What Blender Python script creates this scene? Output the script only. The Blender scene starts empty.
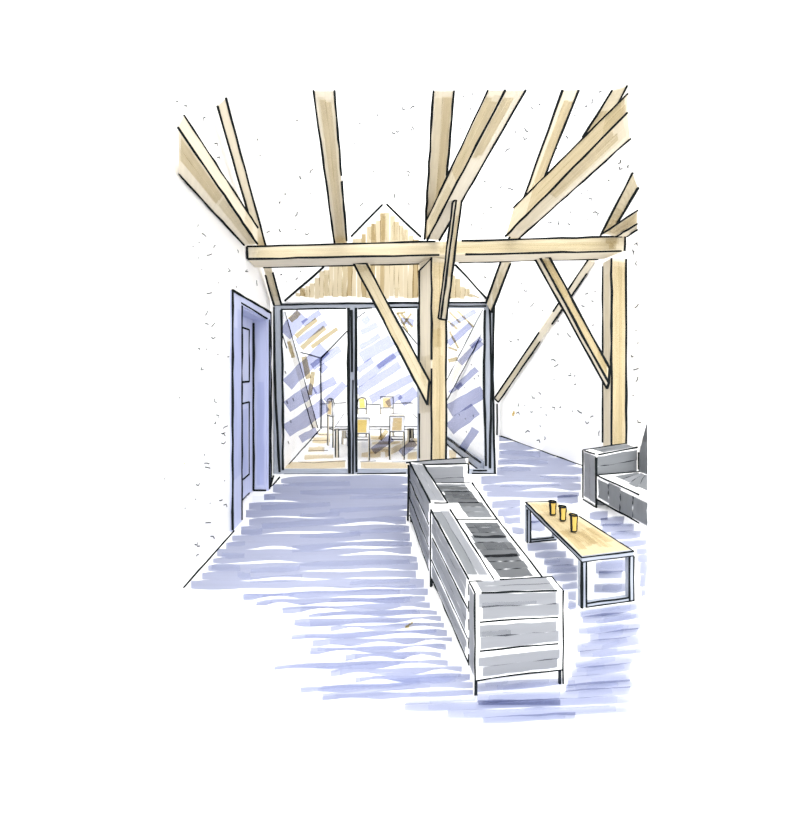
import bpy, math, random
from mathutils import Vector as V

# ------------------------------------------------------------------ camera, world, exposure
FPX, CX, CY, EYE = 450.0, 372.0, 372.0, 1.8          # focal length and vanishing point of an 800 x 814 frame
SC = bpy.context.scene
COL = SC.collection
cam_data = bpy.data.cameras.new('camera')
cam = bpy.data.objects.new('camera', cam_data)
COL.objects.link(cam)
cam.location = (0, 0, EYE)
cam.rotation_euler = (math.pi / 2, 0, 0)
cam_data.sensor_fit = 'VERTICAL'
cam_data.sensor_height = 24.0
cam_data.lens = 24.0 * FPX / 814.0
cam_data.shift_x = (400 - CX) / 814.0
cam_data.shift_y = -(407 - CY) / 814.0
cam_data.clip_start = 0.05
SC.camera = cam

world = bpy.data.worlds.new('world')
SC.world = world
world.use_nodes = True
bg = world.node_tree.nodes['Background']
bg.inputs['Color'].default_value = (1.0, 1.0, 1.0, 1)
bg.inputs['Strength'].default_value = 1.35
sun_data = bpy.data.lights.new('sun', 'SUN')
sun_data.energy = 3.2
sun_data.angle = math.radians(80)                    # hazy daylight, no hard shadows
sun = bpy.data.objects.new('sun', sun_data)
COL.objects.link(sun)
sun.location = (0, -6, 8)
sun.rotation_euler = (math.radians(38), 0, math.radians(-4))
SC.view_settings.view_transform = 'Standard'
SC.view_settings.look = 'None'
SC.view_settings.gamma = 1
SC.view_settings.use_curve_mapping = False
SC.view_settings.exposure = 0.4
SC.cycles.max_bounces = 24
SC.cycles.diffuse_bounces = 10
SC.cycles.transparent_max_bounces = 40

EREF = 2.05        # how bright a white surface gets in this light, for choosing pigment strength
RND = random.Random(7)

# ------------------------------------------------------------------ projection helpers
def P(px, py, Y):
    return V(((px - CX) / FPX * Y, Y, EYE - (py - CY) / FPX * Y))
def ray(px, py):
    return V(((px - CX) / FPX, 1.0, -(py - CY) / FPX))
CAM = V((0, 0, EYE))
def on_plane(px, py, p0, n):
    d = ray(px, py)
    return CAM + d * ((p0 - CAM).dot(n) / d.dot(n))
def F(px, py):
    return on_plane(px, py, V((0, 0, 0)), V((0, 0, 1)))

# ------------------------------------------------------------------ materials
def lin(c):
    c = c / 255.0
    return c / 12.92 if c <= 0.04045 else ((c + 0.055) / 1.055) ** 2.4
def new_mat(name):
    m = bpy.data.materials.new(name)
    m.use_nodes = True
    nt = m.node_tree
    for n in list(nt.nodes):
        nt.nodes.remove(n)
    return m, nt, nt.nodes.new('ShaderNodeOutputMaterial')
def streaks(nt, lo, hi, su=1.5, sv=26.0):
    """grain that runs along the stroke: noise stretched in u, in metres of UV"""
    tc = nt.nodes.new('ShaderNodeTexCoord')
    mp = nt.nodes.new('ShaderNodeMapping')
    mp.inputs['Scale'].default_value = (su, sv, 1)
    nz = nt.nodes.new('ShaderNodeTexNoise')
    nz.inputs['Scale'].default_value = 1.0
    nz.inputs['Detail'].default_value = 3.0
    rp = nt.nodes.new('ShaderNodeValToRGB')
    rp.color_ramp.elements[0].position = 0.35
    rp.color_ramp.elements[1].position = 0.68
    rp.color_ramp.elements[0].color = (*lo, 1)
    rp.color_ramp.elements[1].color = (*hi, 1)
    nt.links.new(tc.outputs['UV'], mp.inputs['Vector'])
    nt.links.new(mp.outputs['Vector'], nz.inputs['Vector'])
    nt.links.new(nz.outputs['Fac'], rp.inputs['Fac'])
    return rp.outputs['Color']
def flat(name, alb):
    m, nt, out = new_mat(name)
    d = nt.nodes.new('ShaderNodeBsdfDiffuse')
    d.inputs['Color'].default_value = (*alb, 1)
    nt.links.new(d.outputs['BSDF'], out.inputs['Surface'])
    return m
def solid(name, rgb, var=0.05, su=1.5, sv=26.0, e=EREF):
    m, nt, out = new_mat(name)
    b = [lin(c) / e for c in rgb]
    d = nt.nodes.new('ShaderNodeBsdfDiffuse')
    c = streaks(nt, [x * (1 - var) for x in b], [min(1, x * (1 + var)) for x in b], su, sv)
    nt.links.new(c, d.inputs['Color'])
    nt.links.new(d.outputs['BSDF'], out.inputs['Surface'])
    return m
def film(name, rgb, var=0.03, under=0.93, su=1.5, sv=26.0, e=EREF):
    """translucent marker ink: a thin tinted layer over the surface below it; layers multiply"""
    m, nt, out = new_mat(name)
    b = [min(1.0, math.sqrt(lin(c) / e)) for c in rgb]
    t = nt.nodes.new('ShaderNodeBsdfTransparent')
    c = streaks(nt, [x * (1 - var) for x in b], [min(1, x * (1 + var)) for x in b], su, sv)
    nt.links.new(c, t.inputs['Color'])
    nt.links.new(t.outputs['BSDF'], out.inputs['Surface'])
    return m
def tint(name, mul, var=0.02, su=1.5, sv=26.0):
    """second coat of marker ink: multiplies what is below by about mul (linear)"""
    m, nt, out = new_mat(name)
    b = [math.sqrt(x) for x in mul]
    t = nt.nodes.new('ShaderNodeBsdfTransparent')
    c = streaks(nt, [x * (1 - var) for x in b], [min(1, x * (1 + var)) for x in b], su, sv)
    nt.links.new(c, t.inputs['Color'])
    nt.links.new(t.outputs['BSDF'], out.inputs['Surface'])
    return m
def glass(name):
    m, nt, out = new_mat(name)
    t = nt.nodes.new('ShaderNodeBsdfTransparent')
    t.inputs['Color'].default_value = (0.985, 0.99, 1.0, 1)
    g = nt.nodes.new('ShaderNodeBsdfGlossy')
    g.inputs['Roughness'].default_value = 0.02
    mx = nt.nodes.new('ShaderNodeMixShader')
    mx.inputs['Fac'].default_value = 0.03
    nt.links.new(t.outputs['BSDF'], mx.inputs[1])
    nt.links.new(g.outputs['BSDF'], mx.inputs[2])
    nt.links.new(mx.outputs['Shader'], out.inputs['Surface'])
    return m

M = {
    'paper': flat('white_plaster', (0.93, 0.93, 0.93)),
    'ink': flat('black_ink', (0.012, 0.015, 0.016)),
    'thin': flat('grey_ink', (0.05, 0.055, 0.06)),
    'wood': solid('pale_oak', (240, 230, 208), 0.05, e=1.28),
    'tan': film('tan_marker', (226, 203, 156), 0.03, e=2.1),
    'tanl': film('light_tan_marker', (238, 223, 190), 0.03, e=1.7),
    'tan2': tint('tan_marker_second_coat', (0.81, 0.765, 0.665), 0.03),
    'tan1': tint('tan_marker_first_coat', (0.88, 0.86, 0.80), 0.03),
    'blue': film('blue_marker', (207, 213, 241), 0.025, su=0.7, sv=14, e=1.95),
    'blue2': tint('blue_marker_second_coat', (0.86, 0.875, 0.935), 0.02, su=0.7, sv=14),
    'blue_offset': tint('blue_marker_light_offset', (0.88, 0.89, 0.94), 0.03, su=0.7, sv=14),  # added coat darkening the near floor against its stronger light
    'pane_blue': tint('blue_reflection_marker_on_glass', (0.20, 0.22, 0.41), 0.015),  # reflections drawn as blue strokes in the pane colour
    'pane_tan': tint('tan_reflection_marker_on_glass', (0.26, 0.19, 0.08), 0.015),  # tan part of the painted pane reflections
    'door': solid('periwinkle_paint', (198, 204, 233), 0.04, 1.0, 12.0, e=1.12),
    'door2': tint('blue_marker_on_door', (0.80, 0.82, 0.90), 0.02),
    'grey': film('light_grey_marker', (198, 201, 208), 0.025, e=2.4),
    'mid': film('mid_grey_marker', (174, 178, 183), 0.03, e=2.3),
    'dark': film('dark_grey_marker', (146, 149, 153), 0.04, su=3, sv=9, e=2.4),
    'grey2': tint('grey_marker_second_coat', (0.80, 0.81, 0.82), 0.03),
    'metal': solid('grey_metal', (184, 191, 204), 0.07, e=1.4),
    'steel': solid('dark_metal', (60, 66, 74), 0.1),
    'yellow': solid('amber_glass', (252, 218, 120), 0.05, e=1.7),
    'yfilm': film('yellow_marker', (252, 219, 110), 0.03, e=1.1),
    'chair_tan': film('tan_marker_on_chairs', (232, 205, 150), 0.03, e=1.1),
    'floor_tan': film('tan_marker_on_boards', (236, 218, 182), 0.03, e=1.25),
    'stain': film('ochre_stain', (246, 208, 105), 0.03, e=1.7),
    'glass': glass('clear_glass'),
}

# ------------------------------------------------------------------ mesh builder
class MB:
    def __init__(self):
        self.v, self.f, self.m, self.uv, self.mats = [], [], [], [], []
    def mi(self, k):
        if k not in self.mats:
            self.mats.append(k)
        return self.mats.index(k)
    def face(self, pts, mat, uvs=None):
        b = len(self.v)
        self.v += [tuple(p) for p in pts]
        self.f.append(tuple(range(b, b + len(pts))))
        self.m.append(self.mi(mat))
        if uvs is None:
            o = pts[0]
            e = (pts[1] - pts[0])
            L = e.length or 1e-6
            e = e / L
            uvs = []
            for p in pts:
                d = p - o
                u = d.dot(e)
                uvs.append((u, math.sqrt(max(0, d.length_squared - u * u))))
        self.uv += [list(uvs)]
    def solid(self, verts, faces, mat):
        b = len(self.v)
        self.v += [tuple(p) for p in verts]
        for fc in faces:
            self.f.append(tuple(b + i for i in fc))
            self.m.append(self.mi(mat))
            pts = [verts[i] for i in fc]
            e = [(pts[(i + 1) % len(pts)] - pts[i]) for i in range(len(pts))]
            k = max(range(len(e)), key=lambda i: e[i].length)
            ax = e[k].normalized() if e[k].length > 0 else V((1, 0, 0))
            uv = []
            for p in pts:
                d = p - pts[0]
                u = d.dot(ax)
                uv.append((u, math.sqrt(max(0, d.length_squared - u * u))))
            self.uv.append(uv)
    def hexa(self, a, b, mat):
        """a, b: two opposite quads with matching corners"""
        n = len(a)
        fs = [tuple(range(n))[::-1], tuple(range(n, 2 * n))]
        fs += [(i, (i + 1) % n, n + (i + 1) % n, n + i) for i in range(n)]
        self.solid(list(a) + list(b), fs, mat)
    def box(self, lo, hi, mat):
        x0, y0, z0 = lo
        x1, y1, z1 = hi
        self.hexa([V((x0, y0, z0)), V((x1, y0, z0)), V((x1, y1, z0)), V((x0, y1, z0))],
                  [V((x0, y0, z1)), V((x1, y0, z1)), V((x1, y1, z1)), V((x0, y1, z1))], mat)
    def tube(self, pts, rad, mat, k=6):
        rings = []
        b = len(self.v)
        n = len(pts)
        for i, p in enumerate(pts):
            t = (pts[min(i + 1, n - 1)] - pts[max(i - 1, 0)])
            t = t.normalized() if t.length > 1e-9 else V((1, 0, 0))
            s = t.cross(V((0.31, 0.17, 0.93)))
            if s.length < 0.05:
                s = t.cross(V((1, 0, 0)))
            s.normalize()
            w = t.cross(s)
            r = rad[i] if isinstance(rad, (list, tuple)) else rad
            rings.append([p + (s * math.cos(2 * math.pi * j / k) + w * math.sin(2 * math.pi * j / k)) * r for j in range(k)])
        vs = [q for r in rings for q in r]
        fs = []
        for i in range(n - 1):
            for j in range(k):
                fs.append((i * k + j, i * k + (j + 1) % k, (i + 1) * k + (j + 1) % k, (i + 1) * k + j))
        fs.append(tuple(range(k))[::-1])
        fs.append(tuple((n - 1) * k + j for j in range(k)))
        self.solid(vs, fs, mat)
    def ink(self, *pts, w=2.4, mat='ink', wob=0.35):
        """a drawn edge line: a slightly wobbly raised bead along the given points"""
        out, rad = [], []
        for a, b in zip(pts[:-1], pts[1:]):
            sz = (a.y + b.y) / 2 / FPX
            n = max(2, min(14, int((b - a).length / (sz * 16))))
            for i in range(n + 1):
                if out and i == 0:
                    continue
                t = i / n
                p = a.lerp(b, t)
                s = max(p.y, 0.5) / FPX
                end = (out == [] or (i == n))
                j = 0 if end else wob * s
                out.append(p + V((RND.uniform(-j, j), RND.uniform(-j, j), RND.uniform(-j, j))))
                rad.append(w * 0.46 * s * RND.uniform(0.8, 1.2))
        self.tube(out, rad, mat)
    def fill(self, q, n, mats, m=(0.02, 0.02, 0.03, 0.03), rag=0.03, off=0.003, cover=1.0, over=0.0, face_cam=True, seg=6):
        """marker strokes over the quad q = (p00, p10, p11, p01); strokes run p00 -> p10; margins are fractions"""
        nrm = (q[1] - q[0]).cross(q[3] - q[0])
        if nrm.length < 1e-9:
            return
        nrm.normalize()
        c = (q[0] + q[1] + q[2] + q[3]) / 4
        if face_cam and nrm.dot(CAM - c) < 0:
            nrm = -nrm
        bl = lambda u, v: (q[0].lerp(q[1], u)).lerp(q[3].lerp(q[2], u), v)
        L = ((q[1] - q[0]).length + (q[2] - q[3]).length) / 2
        W = ((q[3] - q[0]).length + (q[2] - q[1]).length) / 2
        v0, v1 = m[2], 1 - m[3]
        h = (v1 - v0) / n
        for i in range(n):
            if RND.random() > cover:
                continue
            u0 = m[0] + RND.uniform(0, rag)
            u1 = 1 - m[1] - RND.uniform(0, rag)
            a = v0 + i * h - (0 if i == 0 else 0.015 * h + over * h * RND.random())
            b = v0 + (i + 1) * h + (0 if i == n - 1 else 0.015 * h + over * h * RND.random())
            mat = mats[i % len(mats)] if isinstance(mats, (list, tuple)) else mats
            o = off + 0.0006 * (i % 4)
            ju = RND.uniform(0, 50)
            top, bot = [], []
            for s in range(seg + 1):
                u = u0 + (u1 - u0) * s / seg
                jv = 0.07 * h
                bot.append((u, a + RND.uniform(-jv, jv)))
                top.append((u, b + RND.uniform(-jv, jv)))
            uvp = bot + top[::-1]
            vs = [bl(u, v) + nrm * o for u, v in uvp]
            b0 = len(self.v)
            self.v += [tuple(p) for p in vs]
            k = seg + 1
            for s in range(seg):
                ids = (s, s + 1, 2 * k - 2 - s, 2 * k - 1 - s)
                self.f.append(tuple(b0 + x for x in ids))
                self.m.append(self.mi(mat))
                self.uv.append([(uvp[x][0] * L + ju, uvp[x][1] * W + ju) for x in ids])
    def stroke(self, a, b, wid, nrm, mat, off, seg=8, jit=0.08):
        """one marker stroke lying on a surface: from a to b, wid wide across"""
        ax = (b - a)
        L = ax.length
        side = nrm.cross(ax).normalized()
        ju = RND.uniform(0, 90)
        b0 = len(self.v)
        k = seg + 1
        lo, hi, us = [], [], []
        for s in range(k):
            t = s / seg
            p = a.lerp(b, t) + nrm * off
            lo.append(p - side * wid * (0.5 + RND.uniform(-jit, jit)))
            hi.append(p + side * wid * (0.5 + RND.uniform(-jit, jit)))
            us.append(t * L)
        self.v += [tuple(p) for p in lo + hi]
        for s in range(seg):
            self.f.append((b0 + s, b0 + s + 1, b0 + k + s + 1, b0 + k + s))
            self.m.append(self.mi(mat))
            self.uv.append([(us[s] + ju, ju), (us[s + 1] + ju, ju), (us[s + 1] + ju, ju + wid), (us[s] + ju, ju + wid)])
    def build(self, name, parent=None, label=None, cat=None, group=None, kind=None, origin=None):
        me = bpy.data.meshes.new(name)
        o = V(origin) if origin is not None else V((0, 0, 0))
        me.from_pydata([tuple(V(p) - o) for p in self.v], [], self.f)
        lay = me.uv_layers.new(name='UVMap')
        k = 0
        flatuv = []
        for u in self.uv:
            for t in u:
                flatuv += [t[0], t[1]]
        lay.data.foreach_set('uv', flatuv)
        for x in self.mats:
            me.materials.append(M[x])
        me.polygons.foreach_set('material_index', self.m)
        me.update()
        ob = bpy.data.objects.new(name, me)
        ob.location = o
        COL.objects.link(ob)
        if parent is not None:
            ob.parent = parent
            ob.location = o - V(parent.location) if parent.parent is None else o
        if label: ob['label'] = label
        if cat: ob['category'] = cat
        if group: ob['group'] = group
        if kind: ob['kind'] = kind
        return ob
def thing(name, label, cat, loc, group=None, rotz=0.0):
    o = bpy.data.objects.new(name, None)
    o.empty_display_size = 0.1
    o.location = loc
    o.rotation_euler.z = rotz
    COL.objects.link(o)
    o['label'] = label
    o['category'] = cat
    if group: o['group'] = group
    return o
UP = V((0, 0, 1))

# ------------------------------------------------------------------ the setting
XL = -1.6                                     # left wall
YG = 7.94                                     # glazed screen
RIDGE, ZR, ZL, ZRR = 1.3, 6.5, 4.95, 4.9
YN = 3.0                                      # the room is drawn from here back
def xr(Y):                                    # right wall, slightly splayed
    return 4.04 + (8.6 - Y) * 0.108
fl, wl, wr, wb, cl, cr, wf, dl, dr, df = (MB() for _ in range(10))

fl.box((-4.5, 1.2, -0.12), (6.5, 14.2, 0.0), 'paper')

# left wall with a door opening
DY0, DY1, DZ = 5.42, 6.83, 2.60
def vq(mb, x, y0, y1, z0, z1, mat='paper'):
    mb.face([V((x, y0, z0)), V((x, y1, z0)), V((x, y1, z1)), V((x, y0, z1))], mat)
wl.box((XL - 0.3, YN, 0), (XL, DY0, ZL), 'paper')
w4 = [V((XL, DY1, 0)), V((XL, 7.05, 0)), V((-1.745, YG, 0)), V((-1.745, YG + 0.12, 0)), V((XL - 0.3, YG + 0.12, 0)), V((XL - 0.3, DY1, 0))]
wl.hexa(w4, [p + UP * ZL for p in w4], 'paper')
wl.box((XL - 0.3, DY0, DZ), (XL, DY1, ZL), 'paper')
# right wall
pr0, pr1 = V((xr(7.0), 7.0, 0)), V((xr(12.7), 12.7, 0))
nR = V((-(pr1.y - pr0.y), pr1.x - pr0.x, 0)).normalized()
tR = V((0.25, 0.03, 0))
wr.hexa([pr0, pr1, pr1 + tR, pr0 + tR], [p + UP * ZRR for p in (pr0, pr1, pr1 + tR, pr0 + tR)], 'paper')
# wall above the glazed screen, up to the roof
zg = EYE + (CY - 303) / FPX * YG
xg0, xg1 = -1.745, (495 - CX) / FPX * YG
def zroof(x):
    return ZL + (ZR - ZL) * (x - XL) / (RIDGE - XL) if x < RIDGE else ZR + (ZRR - ZR) * (x - RIDGE) / (4.6 - RIDGE)
pl = [V((xg0, YG, zg)), V((xg1, YG, zg)), V((xg1, YG, zroof(xg1))), V((RIDGE, YG, ZR)), V((xg0, YG, zroof(xg0)))]
wb.hexa(pl, [p + V((0, 0.12, 0)) for p in pl], 'paper')
# end wall of the side aisle
wf.box((xg1, 12.7, 0), (xr(12.7), 12.85, 4.9), 'paper')
# roof slopes
XA, XB, YC = -1.0, 3.3, 4.8                     # open gap added between XA and XB to daylight the far floor
c0 = [V((XL - 0.3, YC, zroof(XL) - 0.16)), V((XL - 0.3, YG + 0.12, zroof(XL) - 0.16)), V((XA, YG + 0.12, zroof(XA))), V((XA, YC, zroof(XA)))]
cl.hexa(c0, [p + UP * 0.2 for p in c0], 'paper')
c1 = [V((XB, YC, zroof(XB))), V((XB, YG + 0.12, zroof(XB))), V((4.6, YG + 0.12, ZRR)), V((4.6, YC, ZRR))]
cr.hexa(c1, [p + UP * 0.2 for p in c1], 'paper')
# dining room beyond the glass, left unroofed so daylight falls in
DXL, DXR, DYB = -1.62, 2.05, 13.97
dl.box((DXL - 0.15, YG + 0.14, 0), (DXL, DYB, 2.25), 'paper')
dr.box((DXR, YG + 0.14, 0), (DXR + 0.12, DYB, 2.9), 'paper')
pd = [V((DXL, DYB, 0)), V((DXR, DYB, 0)), V((DXR, DYB, 2.25)), V(((DXL + DXR) / 2, DYB, 4.0)), V((DXL, DYB, 2.25))]
df.hexa(pd, [p + V((0, 0.15, 0)) for p in pd], 'paper')

# --- plaster ticks: find the surface each one lies on
nL = V((1, 0, 0))
nC0 = (c0[2] - c0[1]).cross(c0[0] - c0[1]).normalized()
nC1 = (c1[2] - c1[1]).cross(c1[0] - c1[1]).normalized()
if nC0.z > 0: nC0 = -nC0
if nC1.z > 0: nC1 = -nC1
PL = [(wl, V((XL, 0, 0)), nL, -9, 9), (wr, pr0, nR if nR.x < 0 else -nR, -9, 9), (cl, c0[2], nC0, -9, XA), (cr, c1[0], nC1, XB, 9)]
def surf(px, py):
    best = None
    d = ray(px, py)
    for mb, p0, n, xa, xb in PL:
        dn = d.dot(n)
        if abs(dn) < 1e-6: continue
        t = (p0 - CAM).dot(n) / dn
        if t > 0.5 and xa < d.x * t < xb and (best is None or t < best[0]):
            best = (t, mb, n)
    if xg0 <= d.x * YG <= xg1 and d.z * YG + EYE > zg and (best is None or best[0] > YG):
        best = (YG, wb, V((0, -1, 0)))
    return best
def ticks(ox, oy, s, pts, mat='thin'):
    for x, y in pts:
        px, py = ox + x / s, oy + y / s
        b = surf(px, py)
        if b is None: continue
        t, mb, n = b
        a = RND.uniform(-0.9, 2.4)
        l = RND.choice((0.5, 0.8, 1.6, 2.6, 2.6))
        bend = RND.uniform(-0.9, 0.9)
        path = []
        for k in (-1, 0, 1):
            aa = a + bend * k
            qx, qy = px + math.cos(aa) * l * k, py - math.sin(aa) * l * k
            d = ray(qx, qy)
            path.append(CAM + d * (t * ray(px, py).dot(n) / d.dot(n)))
        mb.tube(path, [0.55 * p.y / FPX for p in path], mat, k=5)
ticks(160, 80, 4, [(68,85),(107,103),(172,153),(228,253),(238,308),(390,238),(400,302),(547,160),(560,390),(603,362),(500,457),(478,490),(601,453),(548,538),(432,607),(478,603),(540,598),(588,620),(152,581),(176,618),(157,650),(132,666),(216,665),(197,700),(154,712),(166,757),(280,762),(313,685),(345,765),(485,778)])
ticks(340, 80, 4, [(150,141),(80,175),(250,117),(288,107),(212,215),(230,210),(290,205),(60,255),(105,308),(132,368),(272,365),(165,457),(88,498),(278,500),(218,465),(495,65),(530,55),(522,115),(480,127),(482,195),(505,193),(702,208),(743,202),(737,238),(668,278),(580,408),(643,428),(682,435),(525,512),(547,503),(604,513),(575,533),(528,580),(567,595),(567,610),(615,595),(290,190),(274,380)])
ticks(480, 80, 4, [(210,112),(238,98),(480,45),(452,88),(425,107),(383,113),(380,143),(402,197),(350,232),(307,275),(515,400),(562,330),(560,358),(590,345),(430,443),(405,455),(447,475),(363,527),(462,527),(472,537),(432,560),(280,572),(313,572),(352,575),(627,653),(615,688),(622,735)])
ticks(160, 240, 4, [(232,172),(197,213),(280,125),(343,125),(386,172),(305,187),(187,293),(187,335),(212,340),(212,395),(158,434),(187,437),(231,457),(272,467),(167,520),(167,512),(75,631),(217,645),(235,702),(220,733),(260,747),(254,772),(487,138),(505,168),(547,155),(562,127)])
ticks(480, 240, 4, [(20,148),(165,175),(180,205),(155,247),(210,260),(145,270),(130,295),(250,283),(75,405),(123,407),(155,401),(428,215),(460,207),(448,245),(412,265),(313,325),(452,340),(310,377),(356,382),(295,478),(307,503),(365,542),(380,545),(381,577),(297,560),(240,613),(210,632),(155,660),(180,662),(155,688),(208,690),(243,670),(265,700),(300,670),(322,668),(370,685),(398,688),(447,705),(428,735),(242,745),(475,773),(190,762),(627,12),(615,48),(622,93),(628,265),(625,362),(631,412),(607,467),(625,517),(631,558),(613,622),(633,730),(238,800),(262,793)])
ticks(160, 420, 4, [(178,140),(190,190),(153,262),(142,317),(200,333),(243,322),(264,337),(100,353),(20,232),(192,410),(212,465),(148,505),(148,500),(148,540),(220,10),(255,55),(255,95),(258,243),(187,172)])
for (px, py) in ((514, 412), (513, 414), (184, 463)):
    b = surf(px, py)
    p = CAM + ray(px, py) * b[0]
    sz = (2.2 if px > 200 else 1.0) * p.y / FPX
    b[1].stroke(p - UP * sz, p + UP * sz * 0.4, sz * 2, b[2], 'stain', 0.004, seg=3, jit=0.2)

# --- wall and floor lines
wl.ink(F(183.5, 588), F(234, 531), w=2.4)
wl.ink(F(270, 487.5), F(273.5, 476), w=2.4)
wl.ink(F(272, 486), F(279.5, 477.5), w=2.2)
wr.ink(F(501, 436.5), F(520, 443), F(552, 455), F(583, 466), w=2.0)

# --- floor strokes of marker, laid on the boards
LAY = [0]
def fs(x0, y0, x1, y1, w, mat='blue'):
    """floor stroke: ends and width as drawn, laid on the floor plane"""
    LAY[0] += 1
    off = 0.002 + 0.0001 * LAY[0]
    seg = max(3, int(abs(x1 - x0) / 18))
    lo, hi, us = [], [], []
    ju = RND.uniform(0, 90)
    for s in range(seg + 1):
        t = s / seg
        x, y = x0 + (x1 - x0) * t, y0 + (y1 - y0) * t
        k = 1.0 - (0.25 if s in (0, seg) else 0) * RND.random()
        a, b = F(x + RND.uniform(-.8, .8), y + w * 0.5 * k + RND.uniform(-.9, .5)), F(x + RND.uniform(-.8, .8), y - w * 0.5 * k + RND.uniform(-.5, .9))
        lo.append(a + UP * off)
        hi.append(b + UP * off)
        us.append(a.x)
    b0 = len(fl.v)
    k = seg + 1
    fl.v += [tuple(p) for p in lo + hi]
    for s in range(seg):
        fl.f.append((b0 + s, b0 + s + 1, b0 + k + s + 1, b0 + k + s))
        fl.m.append(fl.mi(mat))
        wv = (lo[s] - hi[s]).length
        fl.uv.append([(us[s] + ju, ju), (us[s + 1] + ju, ju), (us[s + 1] + ju, ju + wv), (us[s] + ju, ju + wv)])
ROWS = [  # left part of the floor: y, left end, right end, tilt, width
    (481, 281, 410, 0, 8), (489, 272, 409, -1, 9), (497, 264, 409, 0, 9), (505.5, 250, 408, -1, 9), (514, 247, 408, -2, 9),
    (522, 249, 407, -1, 8), (530, 240, 409, -2, 8), (538, 231, 410, -3, 8), (545, 226, 412, -2, 7), (552, 218, 411, -3, 7),
    (559, 213, 418, -1, 7), (567, 208, 419, -3, 9), (575, 203, 416, -1, 8), (583, 194, 424, -2, 8), (588, 190, 262, -1, 6),
    (594, 241, 428, -6, 8), (607, 254, 287, -4, 6), (608, 280, 421, -7, 7), (615, 308, 436, -3, 7), (626, 293, 441, -4, 7),
    (640, 290, 443, -8, 8), (649, 318, 455, -3, 7), (654, 309, 440, 1, 5), (672, 271, 430, -14, 8), (668, 350, 442, -4, 8),
    (678, 372, 470, -3, 9), (689, 300, 474, -9, 8), (700, 321, 420, -9, 7), (697, 410, 474, -3, 8), (633, 395, 446, -2, 7), (601, 330, 424, -3, 6), (662, 395, 438, -2, 7),
]
def wash(edges, ends, slits, mat='blue', tilt=-0.008):
    """contiguous strokes that share their edges: edges are heights in the drawing, ends (left, right) per stroke"""
    def yy(k, x):
        return edges[k] + 0.6 * math.sin(x * 0.031 + k * 1.9) + 0.5 * math.sin(x * 0.097 + k * 3.1) + tilt * (x - 300)
    for k, (xa, xb) in enumerate(ends):
        LAY[0] += 1
        off = 0.002 + 0.0001 * LAY[0]
        n = int((xb - xa) / 9)
        lo, hi = [], []
        for s_ in range(n + 1):
            x = xa + (xb - xa) * s_ / n
            a, b = yy(k + 1, x), yy(k, x)
            for (q0, q1, d) in slits.get(k, ()):
                if q0 < x < q1:
                    a -= d * math.sin(math.pi * (x - q0) / (q1 - q0))
            if s_ in (0, n):
                a, b = a - RND.uniform(0, 1.5), b + RND.uniform(0, 1.5)
            lo.append(F(x, a) + UP * off)
            hi.append(F(x, b) + UP * off)
        b0 = len(fl.v)
        kk = n + 1
        ju = RND.uniform(0, 90)
        fl.v += [tuple(p) for p in lo + hi]
        for s_ in range(n):
            ids = (s_, s_ + 1, kk + s_ + 1, kk + s_)
            fl.f.append(tuple(b0 + t for t in ids))
            fl.m.append(fl.mi(mat))
            pts = lo + hi
            fl.uv.append([(pts[t].x + ju, pts[t].y + ju) for t in ids])
wash([476.5, 485, 493, 501.5, 510, 518, 526, 534, 541.5, 549, 556, 563.5, 571.5, 580, 588.5],
     [(281, 410), (273, 409), (264, 409), (249, 408), (246, 408), (249, 406), (241, 409), (232, 410), (226, 412), (217, 411), (213, 417), (208, 418), (202, 416), (191, 424)],
     {2: [(250, 300, 2)], 4: [(255, 330, 1.5)], 5: [(330, 400, 3.0)], 6: [(262, 345, 2.5)], 8: [(250, 300, 3), (320, 400, 2.5)], 9: [(340, 412, 3)], 10: [(225, 300, 2.5)], 11: [(300, 410, 2.5)], 12: [(240, 330, 3.0), (345, 416, 2)], 7: [(340, 405, 1.5)]})
wash([592, 599.5, 606.5, 613.5, 620, 627, 634, 641, 648.5, 656, 664, 671, 679, 687, 695, 702],
     [(243, 428), (256, 425), (282, 430), (308, 437), (294, 441), (330, 444), (291, 447), (312, 452), (310, 446), (345, 441), (274, 448), (330, 462), (355, 470), (300, 473), (322, 473)],
     {0: [(250, 300, 3), (330, 425, 2.5)], 1: [(262, 300, 5), (300, 380, 4)], 2: [(295, 345, 4.5), (390, 428, 3)], 3: [(312, 380, 3.5), (385, 436, 3)], 4: [(340, 400, 2.5), (400, 440, 4)], 5: [(332, 370, 5), (395, 443, 4)],
      6: [(293, 330, 2), (360, 446, 4.5)], 7: [(318, 352, 3), (352, 410, 4), (410, 450, 4)], 8: [(312, 370, 4), (395, 445, 5)], 9: [(346, 400, 4), (400, 440, 6)], 10: [(276, 330, 2), (380, 447, 4)], 11: [(332, 380, 5), (420, 461, 4)], 12: [(356, 400, 5)], 13: [(302, 340, 1), (380, 470, 3)], 14: [(323, 380, 2)]}, tilt=-0.03)
wash([593, 600, 607, 614, 621, 628, 635, 642, 649, 657, 665, 672, 680, 688, 696, 702],
     [(262, 400), (270, 410), (300, 400), (320, 420), (310, 400), (345, 430), (305, 400), (330, 425), (325, 400), (355, 420), (290, 400), (340, 440), (360, 450), (318, 430), (335, 420)],
     {0: [(300, 390, 3)], 2: [(320, 380, 4)], 4: [(330, 390, 4)], 5: [(350, 420, 4)], 7: [(340, 410, 5)], 9: [(360, 410, 5)], 11: [(350, 430, 4)], 13: [(340, 420, 3)]}, mat='blue_offset', tilt=-0.03)
for y, a, b, t, w in ROWS:
    if y > 590:  # near rows get a darker coat to offset the stronger light
        fs(a, y, b - RND.uniform(0, 25), y + t, w * RND.uniform(0.6, 0.9), 'blue2')
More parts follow.
